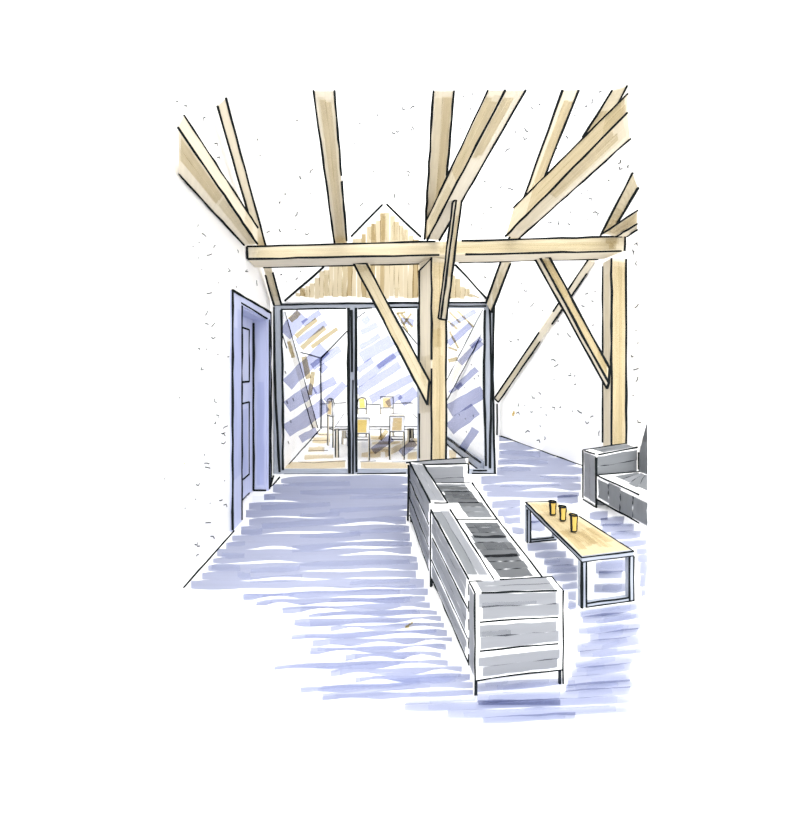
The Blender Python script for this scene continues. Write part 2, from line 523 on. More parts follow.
DARK = [  # second passes
    (283, 485, 350, 484, 5), (300, 493, 408, 491, 6), (262, 508, 330, 505, 6), (252, 500, 275, 499, 7), (330, 511, 406, 508, 5), (262, 527, 345, 521, 6), (345, 522, 405, 519, 6),
    (232, 534, 262, 532, 7), (228, 545, 245, 544, 5), (292, 550, 408, 543, 7), (222, 556, 244, 557, 6), (212, 568, 240, 569, 7), (250, 572, 300, 569, 6),
    (250, 581, 302, 578, 7), (300, 566, 410, 562, 6), (238, 576, 250, 577, 6), (243, 597, 283, 595, 6), (280, 676, 352, 668, 6),
    (321, 691, 420, 683, 7), (390, 683, 470, 678, 5), (288, 595.5, 294, 595.5, 5), (300, 517, 340, 515, 5), (350, 533, 405, 530, 5), (300, 537, 360, 535, 5), (350, 498, 405, 497, 4), (350, 584, 410, 581, 5),
]
for a, y0, b, y1, w in DARK:
    fs(a, y0, b, y1, w, 'blue2')
wash([436.5, 444, 452, 460, 469, 477.5, 486, 494, 500],
     [(499, 512), (499, 534), (499, 555), (498, 576), (497, 582), (481, 581), (483, 581), (487, 579)],
     {3: [(500, 540, 2)], 5: [(490, 560, 2.5)], 6: [(520, 575, 3)], 4: [(540, 580, 1.5)]})
RIGHT = [  # right part and the strip in front of the sofa
    (492, 505, 521, 504, 7), (498, 513, 521, 512, 7), (504, 521, 521, 521, 6), (557, 500, 578, 500, 7), (530, 527, 545, 527, 9), (512, 531, 524, 532, 6), (532, 519, 540, 519, 8),
    (527, 548, 558, 547, 7), (535, 556, 566, 555, 6), (544, 563, 574, 563, 7), (547, 571, 577, 570, 7), (552, 579, 577, 578, 7), (562, 588, 577, 587, 6), (568, 597, 576, 597, 8), (568, 607, 576, 607, 7),
    (589, 517, 607, 516, 7), (600, 523, 624, 521, 7), (602, 530, 634, 528, 7), (610, 537, 641, 535, 7), (620, 545, 647, 543, 6), (636, 552, 647, 552, 6), (638, 560, 648, 560, 8), (640, 570, 648, 570, 10), (640, 582, 646, 582, 12), (641, 594, 646, 594, 6),
    (596, 569, 627, 566, 12), (594, 590, 627, 588, 9), (598, 576, 622, 576, 6),
    (580, 616, 638, 608, 8), (582, 622, 640, 617, 8), (578, 633, 641, 627, 8), (590, 640, 638, 634, 7), (577, 650, 640, 642, 9), (580, 657, 642, 652, 6), (575, 667, 634, 661, 8), (572, 676, 632, 669, 8),
    (567, 684, 630, 679, 8), (565, 691, 634, 686, 7), (477, 691, 562, 684, 7), (477, 701, 560, 698, 8), (560, 698, 630, 694, 8), (404, 711, 632, 703, 7), (447, 718, 628, 712, 7), (482, 724, 575, 719, 6), (478, 706, 560, 705, 5), (405, 705, 476, 702, 4),
]
for a, y0, b, y1, w in RIGHT:
    fs(a, y0, b, y1, w + 1.6)
    if y0 > 600:  # near strokes darkened by another coat against the brighter light
        fs(a + RND.uniform(0, 25), y0, b - RND.uniform(0, 25), y1, w * RND.uniform(0.7, 1.0), 'blue2')
RDARK = [
    (500, 452, 540, 455, 6), (500, 462, 548, 463, 5), (500, 470, 530, 470, 5), (500, 487, 560, 485, 4), (540, 478, 578, 478, 4), (600, 567, 622, 566, 9), (602, 590, 622, 589, 6),
    (582, 615, 620, 609, 6), (596, 625, 636, 619, 5), (600, 632, 628, 630, 6), (582, 648, 620, 643, 5), (600, 660, 636, 655, 5), (577, 672, 605, 669, 8), (503, 693, 575, 687, 9), (575, 690, 618, 686, 6),
    (485, 688, 508, 685, 6), (500, 714, 610, 710, 3), (550, 573, 576, 571, 4), (605, 526, 632, 526, 4), (544, 563, 560, 563, 4), (612, 536, 636, 535, 3),
]
for a, y0, b, y1, w in RDARK:
    fs(a, y0, b, y1, w, 'blue2')
for (x, y) in ((408, 629), (411, 627), (407, 630)):
    fs(x - 1.8, y, x + 1.8, y - 1.2, 2.6, 'stain')
# dining room boards: tan marker
for a, y0, b, y1, w in ((280, 466, 345, 465, 8), (360, 466, 405, 466, 7), (405, 467, 420, 466, 5), (449, 455, 456, 456, 9), (452, 461, 470, 463, 7), (313, 441, 330, 440, 7), (309, 450, 324, 450, 6), (318, 435, 333, 435, 4), (368, 452, 388, 450, 6), (405, 445, 419, 442, 9), (385, 455, 402, 447, 8), (370, 438, 386, 438, 5), (305, 458, 333, 457, 5), (362, 456, 380, 455, 6), (407, 457, 420, 456, 7), (372, 444, 400, 443, 4)):
    fs(a, y0, b, y1, w, 'floor_tan')
for a, y0, b, y1, w in ((316, 437, 330, 436, 4), (323, 452, 334, 449, 9), (394, 452, 412, 444, 10), (378, 443, 388, 440, 8), (326, 443, 332, 442, 7), (362, 446, 372, 444, 7), (404, 436, 418, 434, 5)):
    fs(a, y0, b, y1, w, 'blue2')
for a, y0, b, y1 in ((313, 434.5, 329, 434.5), (310, 441, 329, 440.5), (308, 451, 328, 450.5), (298, 462, 313, 463), (313, 463, 346, 461), (371, 441, 384, 441), (373, 450, 388, 450), (360, 462, 376, 461), (407, 434.5, 417, 434.5), (408, 442, 420, 441.5), (408, 450, 417, 450), (392, 462, 416, 462)):
    fl.ink(F(a, y0), F(b, y1), w=1.0, mat='thin', wob=0.2)

# --- lines inside the dining room
dl.ink(V((DXL, 8.75, 0.01)), V((DXL, 13.9, 0.01)), w=1.6, mat='ink')
df.ink(P(321, 358, 13.94), P(321, 429, 13.94), w=1.5, mat='ink')
df.ink(P(321, 358, 13.94), P(347, 331, 13.94), w=1.6, mat='ink')
df.ink(P(357, 318, 13.95), P(365, 312, 13.95), w=1.2, mat='thin')
df.ink(P(402, 326, 13.95), P(418, 345, 13.95), w=1.2, mat='thin')
dl.ink(V((DXL, 13.9, 2.25)), V((DXL, 10.2, 2.25)), w=1.4, mat='ink')
df.ink(P(320, 404, 13.95), P(346, 402.5, 13.95), w=1.0, mat='thin')
df.ink(P(366, 404, 13.95), P(380, 404.5, 13.95), w=1.0, mat='thin')
df.ink(P(394, 403.5, 13.95), P(413, 403, 13.95), w=1.0, mat='thin')
df.ink(P(440, 403, 13.95), P(441.5, 403, 13.95), w=1.0, mat='thin')
df.ink(P(319, 427, 13.95), P(333, 427, 13.95), w=1.2, mat='thin')
dr.ink(P(442, 403.5, 13.9), P(484, 403.5, 8.75), w=0.9, mat='thin')
dr.ink(P(458, 436, 11.35), P(484, 436, 8.75), w=0.9, mat='thin')
for (x, y) in ((297, 366), (283, 365), (285, 371), (293, 398), (287, 401), (290, 420), (288, 441)):
    Yd = (DXL + 0.01) * FPX / (x - CX)
    if 8.2 < Yd < 13.5:
        dl.ink(P(x, y, Yd), P(x + 1, y + 3, Yd + 0.02), w=0.9, mat='thin')
for (x, y) in ((471, 364), (478, 375), (464, 387), (474, 378), (459, 414), (465, 418), (473, 415), (466, 431)):
    Yd = (DXR - 0.01) * FPX / (x - CX)
    dr.ink(P(x, y, Yd), P(x + 1.6, y + 2.5, Yd - 0.05), w=0.9, mat='thin')

S = dict(kind='structure')
fl.build('floor', **S)
wl.build('wall_left', **S)
wr.build('wall_right', **S)
wb.build('wall_back', **S)
wf.build('wall_aisle_end', **S)
cl.build('ceiling_left', **S)
cr.build('ceiling_right', **S)
dl.build('wall_dining_left', **S)
dr.build('wall_dining_right', **S)
df.build('wall_dining_back', **S)

# ------------------------------------------------------------------ door_1 in the left wall
door = bpy.data.objects.new('door_1', None)
door.location = (XL, (DY0 + DY1) / 2, 0)
COL.objects.link(door)
door['kind'] = 'structure'
XD = XL - 0.2
m = MB()                                                        # architrave round the opening, on the wall face
a0, a1, az = 5.07, 6.97, 2.72
x1 = XL + 0.03
m.box((XL, a0, 0), (x1, DY0, az), 'door')
m.box((XL, DY1, 0), (x1, a1, az), 'door')
m.box((XL, DY0, DZ), (x1, DY1, az), 'door')
m.fill([V((x1, a0, 0.05)), V((x1, a0, DZ)), V((x1, DY0, DZ)), V((x1, DY0, 0.05))], 2, ['door2'], rag=0.4, off=0.002)
m.fill([V((x1, DY1, 0.05)), V((x1, DY1, 1.9)), V((x1, a1, 1.9)), V((x1, a1, 0.05))], 1, ['door2'], rag=0.2, off=0.002)
ex = x1
m.ink(V((ex, a0, az)), V((ex, a0, 1.6)), V((ex, a0, 0.02)), w=2.6)
m.ink(V((ex, DY0, DZ)), V((ex, DY0, 0.02)), w=2.8)
m.ink(V((ex, a0, az)), V((ex, a1, az)), w=2.8)
m.ink(V((ex, DY0 - 0.02, DZ + 0.03)), V((ex, DY1 - 0.1, DZ + 0.0)), w=2.0)
m.ink(V((ex, a1, az)), V((ex, a1, 0.02)), w=2.6)
m.ink(V((ex, DY1 + 0.03, DZ)), V((ex, DY1 + 0.03, 0.02)), w=3.0)
m.build('door_frame', door)
m = MB()                                                        # reveal of the opening
m.box((XD, DY1 - 0.02, 0), (XL, DY1, DZ), 'door')
m.box((XD, DY0, 0), (XL, DY0 + 0.02, DZ), 'door')
m.box((XD, DY0 + 0.02, DZ - 0.02), (XL, DY1 - 0.02, DZ), 'door')
m.ink(V((XD + .01, DY1 - 0.03, DZ - 0.06)), V((XD + .01, DY1 - 0.03, 0.01)), w=2.6)
m.ink(V((XD + .01, DY1 - 0.03, 0.01)), V((XL, DY1 - 0.03, 0.01)), w=2.4)
m.fill([V((XD + 0.06, DY1 - 0.02, 0.05)), V((XD + 0.06, DY1 - 0.02, 1.7)), V((XL - 0.03, DY1 - 0.02, 1.7)), V((XL - 0.03, DY1 - 0.02, 0.05))], 1, ['door2'], off=0.002)
m.build('door_lining', door)
m = MB()                                                        # the leaf with two sunk panels
m.box((XD - 0.05, DY0, 0.01), (XD - 0.005, DY1, DZ), 'door')
xl = XD - 0.005
def panel(y0, y1, z0, z1):
    for (a, b) in (((y0, z0), (y1, z0)), ((y1, z0), (y1, z1)), ((y1, z1), (y0, z1)), ((y0, z1), (y0, z0))):
        m.ink(V((xl, a[0], a[1])), V((xl, b[0], b[1])), w=2.2)
panel(5.62, 6.6, 1.66, 2.42)
panel(5.62, 6.6, 0.30, 1.36)
m.fill([V((xl, 5.7, 0.32)), V((xl, 5.7, 1.3)), V((xl, 6.55, 1.3)), V((xl, 6.55, 0.32))], 2, ['door2'], off=0.002)
m.ink(V((xl, 6.62, 0.02)), V((xl, 5.9, 0.02)), w=1.8)
leaf = m.build('door_leaf', door)

# ------------------------------------------------------------------ window_1: glazed screen in three lights
win = bpy.data.objects.new('window_1', None)
win.location = (0.25, YG, 0)
COL.objects.link(win)
win['kind'] = 'structure'
def bar(mb, x0, y0, x1_, y1_, Y, d=0.07, mat='metal'):
    a, b = P(x0, y1_, Y), P(x1_, y0, Y)
    mb.box((a.x, Y, a.z), (b.x, Y + d, b.z), mat)
m = MB()
bar(m, 274, 303.5, 495, 308, YG)
bar(m, 274, 469.5, 495, 475, YG)
bar(m, 274, 308, 281, 469.5, YG)
bar(m, 347.5, 308, 357.5, 469.5, YG)
bar(m, 417.5, 308, 422, 469.5, YG)
bar(m, 485, 308, 494.5, 469.5, YG)
Yi = YG - 0.005
for pts, w in (
    (((274, 305), (347, 303.5), (385, 303.5), (490, 302)), 1.8), (((281, 309.5), (346, 308.5)), 1.8), (((358, 309), (372, 308)), 1.6), (((388, 302.5), (417, 302.5)), 2.2), (((390, 307.5), (418, 307)), 2.0), (((446, 306), (486, 306)), 1.5),
    (((273.5, 307), (275, 380), (279.5, 472)), 2.6), (((281.5, 310), (283, 400), (283, 470)), 2.6),
    (((348.5, 308), (348.5, 380), (349.5, 473)), 3.4), (((351.5, 310), (352, 372)), 2.6), (((356, 308), (356, 380), (356.5, 472)), 3.0), (((353, 380), (353, 474)), 1.8),
    (((418, 309), (419, 365)), 2.6), (((420.5, 395), (422, 458)), 3.2),
    (((284, 474.5), (352, 474.5)), 1.8), (((282, 477), (352, 476)), 1.8), (((357, 474), (406, 473)), 1.8), (((358, 476.5), (410, 477)), 1.8), (((473, 470.5), (487, 470.5)), 1.8), (((472, 473.5), (494, 474)), 1.8),
    (((485, 310), (484, 380), (486, 466)), 2.8), (((489.5, 303), (491.5, 370), (490, 468)), 2.6), (((494, 306), (492.5, 375), (495, 474)), 2.4),
):
    m.ink(*[P(x, y, Yi) for x, y in pts], w=w)
m.build('window_frame', win)
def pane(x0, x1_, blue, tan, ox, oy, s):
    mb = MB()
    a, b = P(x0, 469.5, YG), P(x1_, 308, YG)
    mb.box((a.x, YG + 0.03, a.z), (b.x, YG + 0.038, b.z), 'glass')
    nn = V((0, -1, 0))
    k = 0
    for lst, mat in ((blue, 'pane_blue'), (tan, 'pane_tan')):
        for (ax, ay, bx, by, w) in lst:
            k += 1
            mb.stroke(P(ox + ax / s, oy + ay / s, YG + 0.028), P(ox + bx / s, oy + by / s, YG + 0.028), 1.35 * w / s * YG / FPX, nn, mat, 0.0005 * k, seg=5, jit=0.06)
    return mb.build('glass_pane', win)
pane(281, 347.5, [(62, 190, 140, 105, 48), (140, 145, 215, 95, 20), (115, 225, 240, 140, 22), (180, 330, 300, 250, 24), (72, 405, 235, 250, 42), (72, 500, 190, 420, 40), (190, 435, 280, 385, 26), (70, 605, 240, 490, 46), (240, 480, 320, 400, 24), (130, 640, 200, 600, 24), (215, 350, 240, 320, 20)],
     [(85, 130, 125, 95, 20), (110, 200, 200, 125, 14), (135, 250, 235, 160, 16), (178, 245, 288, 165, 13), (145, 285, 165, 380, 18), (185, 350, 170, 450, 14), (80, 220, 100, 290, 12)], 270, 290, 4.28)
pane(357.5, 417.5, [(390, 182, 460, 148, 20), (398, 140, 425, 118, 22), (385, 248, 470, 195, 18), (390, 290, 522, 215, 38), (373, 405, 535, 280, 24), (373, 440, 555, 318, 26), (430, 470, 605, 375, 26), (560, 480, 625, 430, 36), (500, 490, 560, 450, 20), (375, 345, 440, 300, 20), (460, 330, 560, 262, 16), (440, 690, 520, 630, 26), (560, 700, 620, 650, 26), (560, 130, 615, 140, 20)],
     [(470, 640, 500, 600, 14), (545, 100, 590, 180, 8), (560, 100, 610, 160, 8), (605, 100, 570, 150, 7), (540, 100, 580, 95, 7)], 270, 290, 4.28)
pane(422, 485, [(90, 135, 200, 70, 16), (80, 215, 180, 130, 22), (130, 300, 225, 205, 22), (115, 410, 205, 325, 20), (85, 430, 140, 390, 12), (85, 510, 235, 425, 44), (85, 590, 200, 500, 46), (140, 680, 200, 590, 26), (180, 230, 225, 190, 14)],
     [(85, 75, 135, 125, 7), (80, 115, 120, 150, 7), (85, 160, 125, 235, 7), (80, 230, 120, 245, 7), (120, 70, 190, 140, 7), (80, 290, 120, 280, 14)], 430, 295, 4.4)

# grey rail along the foot of the dining room's right wall
m = MB()
g0, g1 = P(486, 470, 8.15), P(436, 436, 12.6)
ra, rb = V((1.96, 8.1, 0.0)), V((1.82, 12.2, 0.0))
h0, w0 = 0.17, 0.085
m.hexa([ra, ra + V((w0, 0, 0)), ra + V((w0, 0, h0)), ra + V((0, 0, h0))], [rb, rb + V((w0, 0, 0)), rb + V((w0, 0, h0)), rb + V((0, 0, h0))], 'metal')
m.ink(ra + V((0, 0, h0)), rb + V((0, 0, h0)), w=2.6)
m.ink(ra, rb, w=2.6)
m.build('baseboard_dining', kind='structure')

# ------------------------------------------------------------------ timber cladding in the gable
m = MB()
g = [P(284, 301.5, YG - 0.056), P(385, 205, YG - 0.056), P(489, 301.5, YG - 0.056)]
m.hexa(g, [p + V((0, 0.05, 0)) for p in g], 'paper')
px = 291
while px < 484:
    ytop = 207 + abs(px + 2 - 385.5) * 0.96 + RND.uniform(1, 6)
    if ytop < 297:
        w = 4.9 * YG / FPX
        m.stroke(P(px + 2, 299 - RND.uniform(0, 3), YG - 0.058), P(px + 2.5, ytop, YG - 0.058), w, V((0, -1, 0)), 'tan' if RND.random() < .15 else 'tanl', 0.001 + 0.0005 * (px % 3), seg=4, jit=0.12)
    px += 4.7
for (x, y0, y1) in ((397, 288, 296), (370, 297, 262), (452, 298, 268), (458, 298, 276), (344, 298, 262), (372, 240, 222), (384, 240, 216), (395, 240, 222), (404, 240, 228), (305, 299, 290), (470, 298, 288), (327, 298, 275)):
    m.stroke(P(x, y0, YG - 0.062), P(x, y1, YG - 0.062), 5 * YG / FPX, V((0, -1, 0)), 'tan1', 0.003, seg=4, jit=0.15)
Yk = YG - 0.064
m.ink(P(284.5, 301, Yk), P(324, 266.5, Yk), w=2.2)
m.ink(P(351, 236.5, Yk), P(382.5, 204.5, Yk), w=2.2)
m.ink(P(386.5, 204, Yk), P(421, 237, Yk), w=2.2)
m.ink(P(455, 264.5, Yk), P(488, 300, Yk), w=2.2)
m.build('gable_cladding', label='triangular timber cladding in the gable above the glazed screen', cat='cladding', origin=(0.23, YG, zg))

# ------------------------------------------------------------------ timbers
def beam(name, label, A, B, cat='beam', depth=0.16, tones=None, group=None, w=2.6, lines=None, ends=(True, False), cut_end=False, body='wood'):
    """A, B: drawn edge points (x, y, distance) across each end; two edges show one face, three edges show two"""
    a = [P(*p) for p in A]
    b = [P(*p) for p in B]
    ax = (b[0] - a[0]).normalized()
    if len(a) == 2:
        n = (a[1] - a[0]).cross(ax)
        n.normalize()
        if n.dot(a[0] - CAM) < 0: n = -n
        if cut_end:                                   # sawn along the sight line where the drawing stops
            n = ((a[0] + a[1]) / 2 - CAM).normalized()
        qa = [a[0], a[1], a[1] + n * depth, a[0] + n * depth]
        qb = [b[0], b[1], b[1] + n * depth, b[0] + n * depth]
    else:
        qa = [a[0], a[1], a[2], a[0] + a[2] - a[1]]
        qb = [b[0], b[1], b[2], b[0] + b[2] - b[1]]
    m = MB()
    NS = 10                                       # sawn timber is slightly twisted: section it along its length
    rings = [[p.lerp(q_, k / NS) for p, q_ in zip(qa, qb)] for k in range(NS + 1)]
    vs = [p for rg in rings for p in rg]
    fc = [(k * 4 + j, k * 4 + (j + 1) % 4, k * 4 + 4 + (j + 1) % 4, k * 4 + 4 + j) for k in range(NS) for j in range(4)]
    m.solid(vs, fc + [(3, 2, 1, 0), (NS * 4, NS * 4 + 1, NS * 4 + 2, NS * 4 + 3)], body)
    for i in range(len(a) - 1):
        q = (a[i], b[i], b[i + 1], a[i + 1])
        tn = (tones or {}).get(i, ())
        for t in tn:
            # t = (material, from, to along the beam, from, to across)
            mat, u0, u1, v0, v1 = t
            m.fill(q, 2 if v1 - v0 > 0.5 else 1, [mat], m=(u0, 1 - u1, v0, 1 - v1), rag=0.02)
    for i in range(len(a)):
        s = (lines or {}).get(i, ((0, 1),))
        for (t0, t1) in s:
            m.ink(a[i].lerp(b[i], t0), a[i].lerp(b[i], t1), w=w)
    for k, e in enumerate(ends):
        pts = a if k == 0 else b
        if e:
            for i in range(1 if e == 'first' else len(pts) - 1):
                m.ink(pts[i], pts[i + 1], w=w)
    c = sum((p for p in qa + qb), V((0, 0, 0))) / 8
    return m.build(name, label=label, cat=cat, group=group, origin=c)

# tie beam across the room
beam('tie_beam', 'long horizontal oak tie beam spanning the room on the two posts',
     [(247, 246.5, 5.7), (247.5, 259, 5.7), (255, 267.5, 6.13)], [(625, 236.5, 6.65), (624.5, 251, 6.65), (604, 259, 7.05)],
     tones={0: [('tan1', 0.0, 1.0, 0.0, 1.0), ('tan1', 0.01, 0.99, 0.30, 0.92), ('tan1', 0.46, 0.99, 0.08, 0.9), ('tan2', 0.94, 0.985, 0.1, 0.85)], 1: [('tan1', 0.43, 0.5, 0.1, 0.9)]}, w=2.2, ends=('first', 'first'),  # drawn tan tone, plus a full front coat offsetting stronger light
     lines={0: ((0, .46), (.53, .99)), 1: ((0, .47), (.54, .99)), 2: ((0.02, 0.27), (.30, .46), (.55, .98))})
# posts
def post(name, label, cs, ztop, tones, w=2.8):
    """cs: (x in the drawing, distance) of left, front, right and rear corner of the post"""
    q = [V(((x - CX) / FPX * Y, Y, 0)) for x, Y in cs]
    m = MB()
    m.hexa(q, [p + UP * ztop for p in q], 'wood')
    for i, mats in tones.items():
        a, b = q[i], q[i + 1]
        for (mat, z0, z1, v0, v1) in mats:
            m.fill((a, a + UP * ztop, b + UP * ztop, b), 2 if v1 - v0 > .5 else 1, [mat], m=(z0, 1 - z1, v0, 1 - v1), rag=0.015)
    return m, q
m, q = post('oak_post', '', [(419.5, 6.52), (431.5, 6.24), (446, 6.32), (434, 6.6)], 3.39, {0: [('tan1', 0.35, 0.6, 0.1, 0.9)], 1: [('tan1', 0.0, 1.0, 0.0, 1.0), ('tan2', 0.0, 0.99, 0.06, 1.0), ('tan1', 0.0, 0.97, 0.1, 0.6), ('tan1', 0.1, 0.6, 0.3, 0.8), ('tan2', 0.62, 0.72, 0.1, 0.7), ('tan1', 0.9, 0.98, 0.05, 0.9)]})  # extra tan coats on the front face tone down its brighter light
m.ink(q[0] + UP * 3.27, q[0] + UP * 1.75, w=2.8)
m.ink(q[0] + UP * 1.2, q[0] + UP * 0.55, w=2.8)
m.ink(q[1] + UP * 3.42, q[1] + UP * 1.97, w=2.6)
m.ink(q[1] + UP * 1.85, q[1] + UP * 0.4, w=2.6)
m.ink(q[2] + UP * 2.55, q[2] + UP * 0.4, w=2.6)
m.ink(q[0] + UP * 3.27, q[1] + UP * 3.38, w=2.0)
m.build('oak_post', label='thick oak post rising behind the long sofa to carry the tie beam', cat='post', origin=(0.84, 6.4, 0))
m, q = post('oak_post', '', [(603, 7.02), (611.5, 6.72), (626, 6.78), (617, 7.08)], 3.5, {0: [('tan1', 0.1, 0.95, 0.2, 0.75)], 1: [('tan1', 0.0, 1.0, 0.0, 1.0), ('tan2', 0.0, 0.99, 0.04, 0.9), ('tan1', 0.0, 0.97, 0.05, 0.95), ('tan1', 0.02, 0.97, 0.25, 0.7)]})  # front face coated darker to offset the light it catches
m.ink(q[0] + UP * 3.45, q[0] + UP * 0.7, w=2.6)
m.ink(q[1] + UP * 3.5, q[1] + UP * 0.7, w=2.6)
m.ink(q[2] + UP * 3.5, q[2] + UP * 0.7, w=2.6)
m.build('oak_post', label='oak post at the right end of the tie beam, behind the cut-off grey sofa', cat='post', origin=(3.65, 6.9, 0))
# knee braces
G = 'oak knee braces'
beam('knee_brace', 'diagonal oak knee brace in front of the middle glass pane, joining the central post',
     [(353.5, 263, 6.3), (366.5, 263.5, 6.3)], [(427.5, 405, 6.2), (429.5, 381, 6.2)], 'brace', depth=0.1, group=G, ends=(True, True),
     tones={0: [('tan1', 0.0, 1.0, 0.0, 1.0), ('tan1', 0.0, 1.0, 0.03, 0.97), ('tan1', 0.0, 0.08, 0.1, 0.9), ('tan1', 0.3, 0.62, 0.05, 0.4), ('tan1', 0.86, 0.97, 0.5, 0.95)]})  # full coats under the drawn tone counter the strong front light
beam('knee_brace', 'diagonal oak knee brace joining the right-hand post to the tie beam',
     [(534, 257, 6.80), (539.5, 256.5, 6.72), (549.5, 257.5, 6.72)], [(607, 388.5, 6.72), (609, 383, 6.66), (609.5, 368, 6.66)], 'brace', group=G, ends=(True, True),
     tones={1: [('tan1', 0.0, 1.0, 0.0, 1.0), ('tan2', 0.02, 0.97, 0.1, 0.9), ('tan1', 0.02, 0.97, 0.15, 0.85), ('tan1', 0.0, 0.35, 0.15, 0.85), ('tan1', 0.8, 0.97, 0.3, 0.9)]})
beam('knee_brace', 'narrow dark-edged knee brace slanting forward from the central post, crossing the tie beam',
     [(452.5, 203, 4.75), (456.5, 198, 4.7), (462, 198, 4.7)], [(438.5, 318, 6.24), (441, 319, 6.2), (446.5, 320, 6.2)], 'brace', group=G, ends=(True, True), w=2.4,
     tones={0: [('tan1', 0.05, 0.5, 0.2, 0.8)], 1: [('tan1', 0.02, 0.98, 0.1, 0.9), ('tan2', 0.1, 0.6, 0.3, 0.9)]})
beam('wall_brace', 'thin pale oak brace slanting along the right wall, passing behind the knee brace',
     [(588, 260, 8.22), (594, 263, 8.22)], [(494.5, 398, 12.55), (498.5, 402, 12.55)], 'brace', depth=0.08, w=2.0, ends=(False, True),
     lines={0: ((0, .28), (.42, 1)), 1: ((.05, .34), (.46, 1))}, tones={0: [('tan1', 0.45, 0.95, 0.2, 0.8)]})
m = MB()
q = [P(494, 436, 12.5), P(497, 436, 12.5)]
q[0].z = q[1].z = 0
m.hexa([q[0], q[1], q[1] + V((0, .1, 0)), q[0] + V((0, .1, 0))], [p + UP * 0.92 for p in (q[0], q[1], q[1] + V((0, .1, 0)), q[0] + V((0, .1, 0)))], 'paper')
m.ink(q[0] + UP * 0.92, q[0] + UP * 0.05, w=1.8)
m.ink(q[1] + UP * 0.92, q[1] + UP * 0.05, w=2.0)
m.build('wall_stud', label='short pale stud at the far corner under the thin slanting wall brace', cat='stud', origin=(3.45, 12.5, 0))

# purlins and rafters overhead
beam('wall_plate', 'broad oak wall plate slanting to the upper left corner above the blue door',
     [(184, 115.5, 3.09), (178, 127.5, 3.0), (179, 174, 3.66)], [(257.5, 227.5, 5.62), (257.5, 244, 5.62), (244, 245, 5.6)], tones={
     0: [('tan1', 0.72, 0.9, 0.1, 0.9)], 1: [('tan1', 0.0, 1, 0.06, 0.6), ('tan2', 0.0, 0.42, 0.1, 0.62), ('tan1', 0.42, 0.98, 0.1, 0.55)]}, ends=(False, False))
beam('rafter', 'thin oak rafter at the upper left, running down to the corner of the glazed screen',
     [(217.5, 106, 4.4), (226, 98, 4.4)], [(274, 305, 7.05), (281.5, 305, 7.05)], 'rafter', cut_end=True, depth=0.1, ends=(False, False), tones={0: [('tan1', 0.55, 0.95, 0.1, 0.9), ('tan1', 0.75, 0.98, 0.1, 0.9)]},
     lines={0: ((0, .43), (.78, 1)), 1: ((0, .62), (.77, 1))})
beam('rafter', 'single straight oak rafter to the left of the wooden gable peak',
     [(313.5, 91, 3.3), (334.5, 91, 3.3)], [(334.5, 243, 6.15), (347, 243, 6.15)], 'rafter', cut_end=True, depth=0.14, ends=(False, False), tones={0: [('tan1', 0.02, 1, 0.12, 0.95), ('tan2', 0.02, 1, 0.25, 0.8)]},
     lines={0: ((0, 1),), 1: ((0, .4), (.44, .97))})
beam('rafter', 'upright oak rafter standing above the central post, overlapped by the slanted beam',
     [(433.5, 91, 4.0), (454, 91, 4.0)], [(424.5, 239, 6.7), (441.5, 239, 6.7)], 'rafter', cut_end=True, depth=0.14, ends=(False, False), tones={0: [('tan1', 0.02, 1, 0.1, 0.95), ('tan2', 0.02, 1, 0.45, 0.9)]},
     lines={0: ((0, 1),), 1: ((0, .44),)})
beam('purlin', 'slanted oak purlin running forward from the central post to the top of the roof',
     [(488, 90.5, 3.1), (505, 90.5, 2.9), (525.5, 90.5, 2.9)], [(427.5, 219, 6.1), (427.5, 239.5, 6.1), (439.5, 240, 6.1)], tones={
     0: [('tan1', 0.01, 1, 0.1, 0.95), ('tan2', 0.02, 0.45, 0.1, 0.9), ('tan1', 0.5, 0.95, 0.3, 0.9)], 1: [('tan1', 0.01, 0.30, 0.1, 0.6), ('tan2', 0.01, 0.28, 0.1, 0.65)]}, ends=(False, False))
beam('purlin', 'heavy dark-toned oak purlin slanting to the upper right corner of the drawing',
     [(627.5, 94, 3.12), (627, 113, 3.13), (630, 139, 3.48)], [(514, 207.5, 6.2), (505.7, 236, 6.2), (519, 238.5, 6.25)], tones={
     0: [('tan1', 0.01, 1, 0.03, 0.97), ('tan2', 0.0, 0.72, 0.05, 0.95), ('tan1', 0.0, 0.12, 0.1, 0.9)], 1: [('tan1', 0.0, 0.9, 0.05, 0.75), ('tan2', 0.05, 0.5, 0.05, 0.6)]}, ends=(False, False))
beam('rafter', 'thin oak rafter crossing behind the heavy purlin to the glazed screen',
     [(562.5, 90, 5.4), (578.7, 90, 5.4)], [(486, 303, 7.85), (491.5, 312, 7.85)], 'rafter', cut_end=True, depth=0.1, ends=(False, False), tones={0: [('tan1', 0.02, 0.95, 0.3, 0.95), ('tan2', 0.03, 0.42, 0.35, 0.9), ('tan1', 0.78, 1, 0.1, 0.9)]},
     lines={0: ((0, .62), (.72, 1)), 1: ((0, .37), (.71, 1))})
beam('rafter', 'short oak rafter stub above the heavy purlin in the upper right corner',
     [(612, 90.5, 5.78), (627, 86, 5.7)], [(583, 137, 6.75), (600, 137, 6.65)], 'rafter', cut_end=True, depth=0.1, ends=(False, False), tones={0: [('tan1', 0.02, 1, 0.05, 0.95), ('tan2', 0.4, 1, 0.1, 0.9)]})
beam('rafter', 'short oak rafter rising to the right from the top of the right-hand post',
     [(632.5, 173, 5.7), (638, 188, 5.7)], [(600.5, 235.5, 6.68), (613, 231, 6.68)], 'rafter', cut_end=True, depth=0.1, ends=(False, False), tones={0: [('tan1', 0.0, 1, 0.05, 0.9), ('tan1', 0.5, 1, 0.1, 0.9)]})
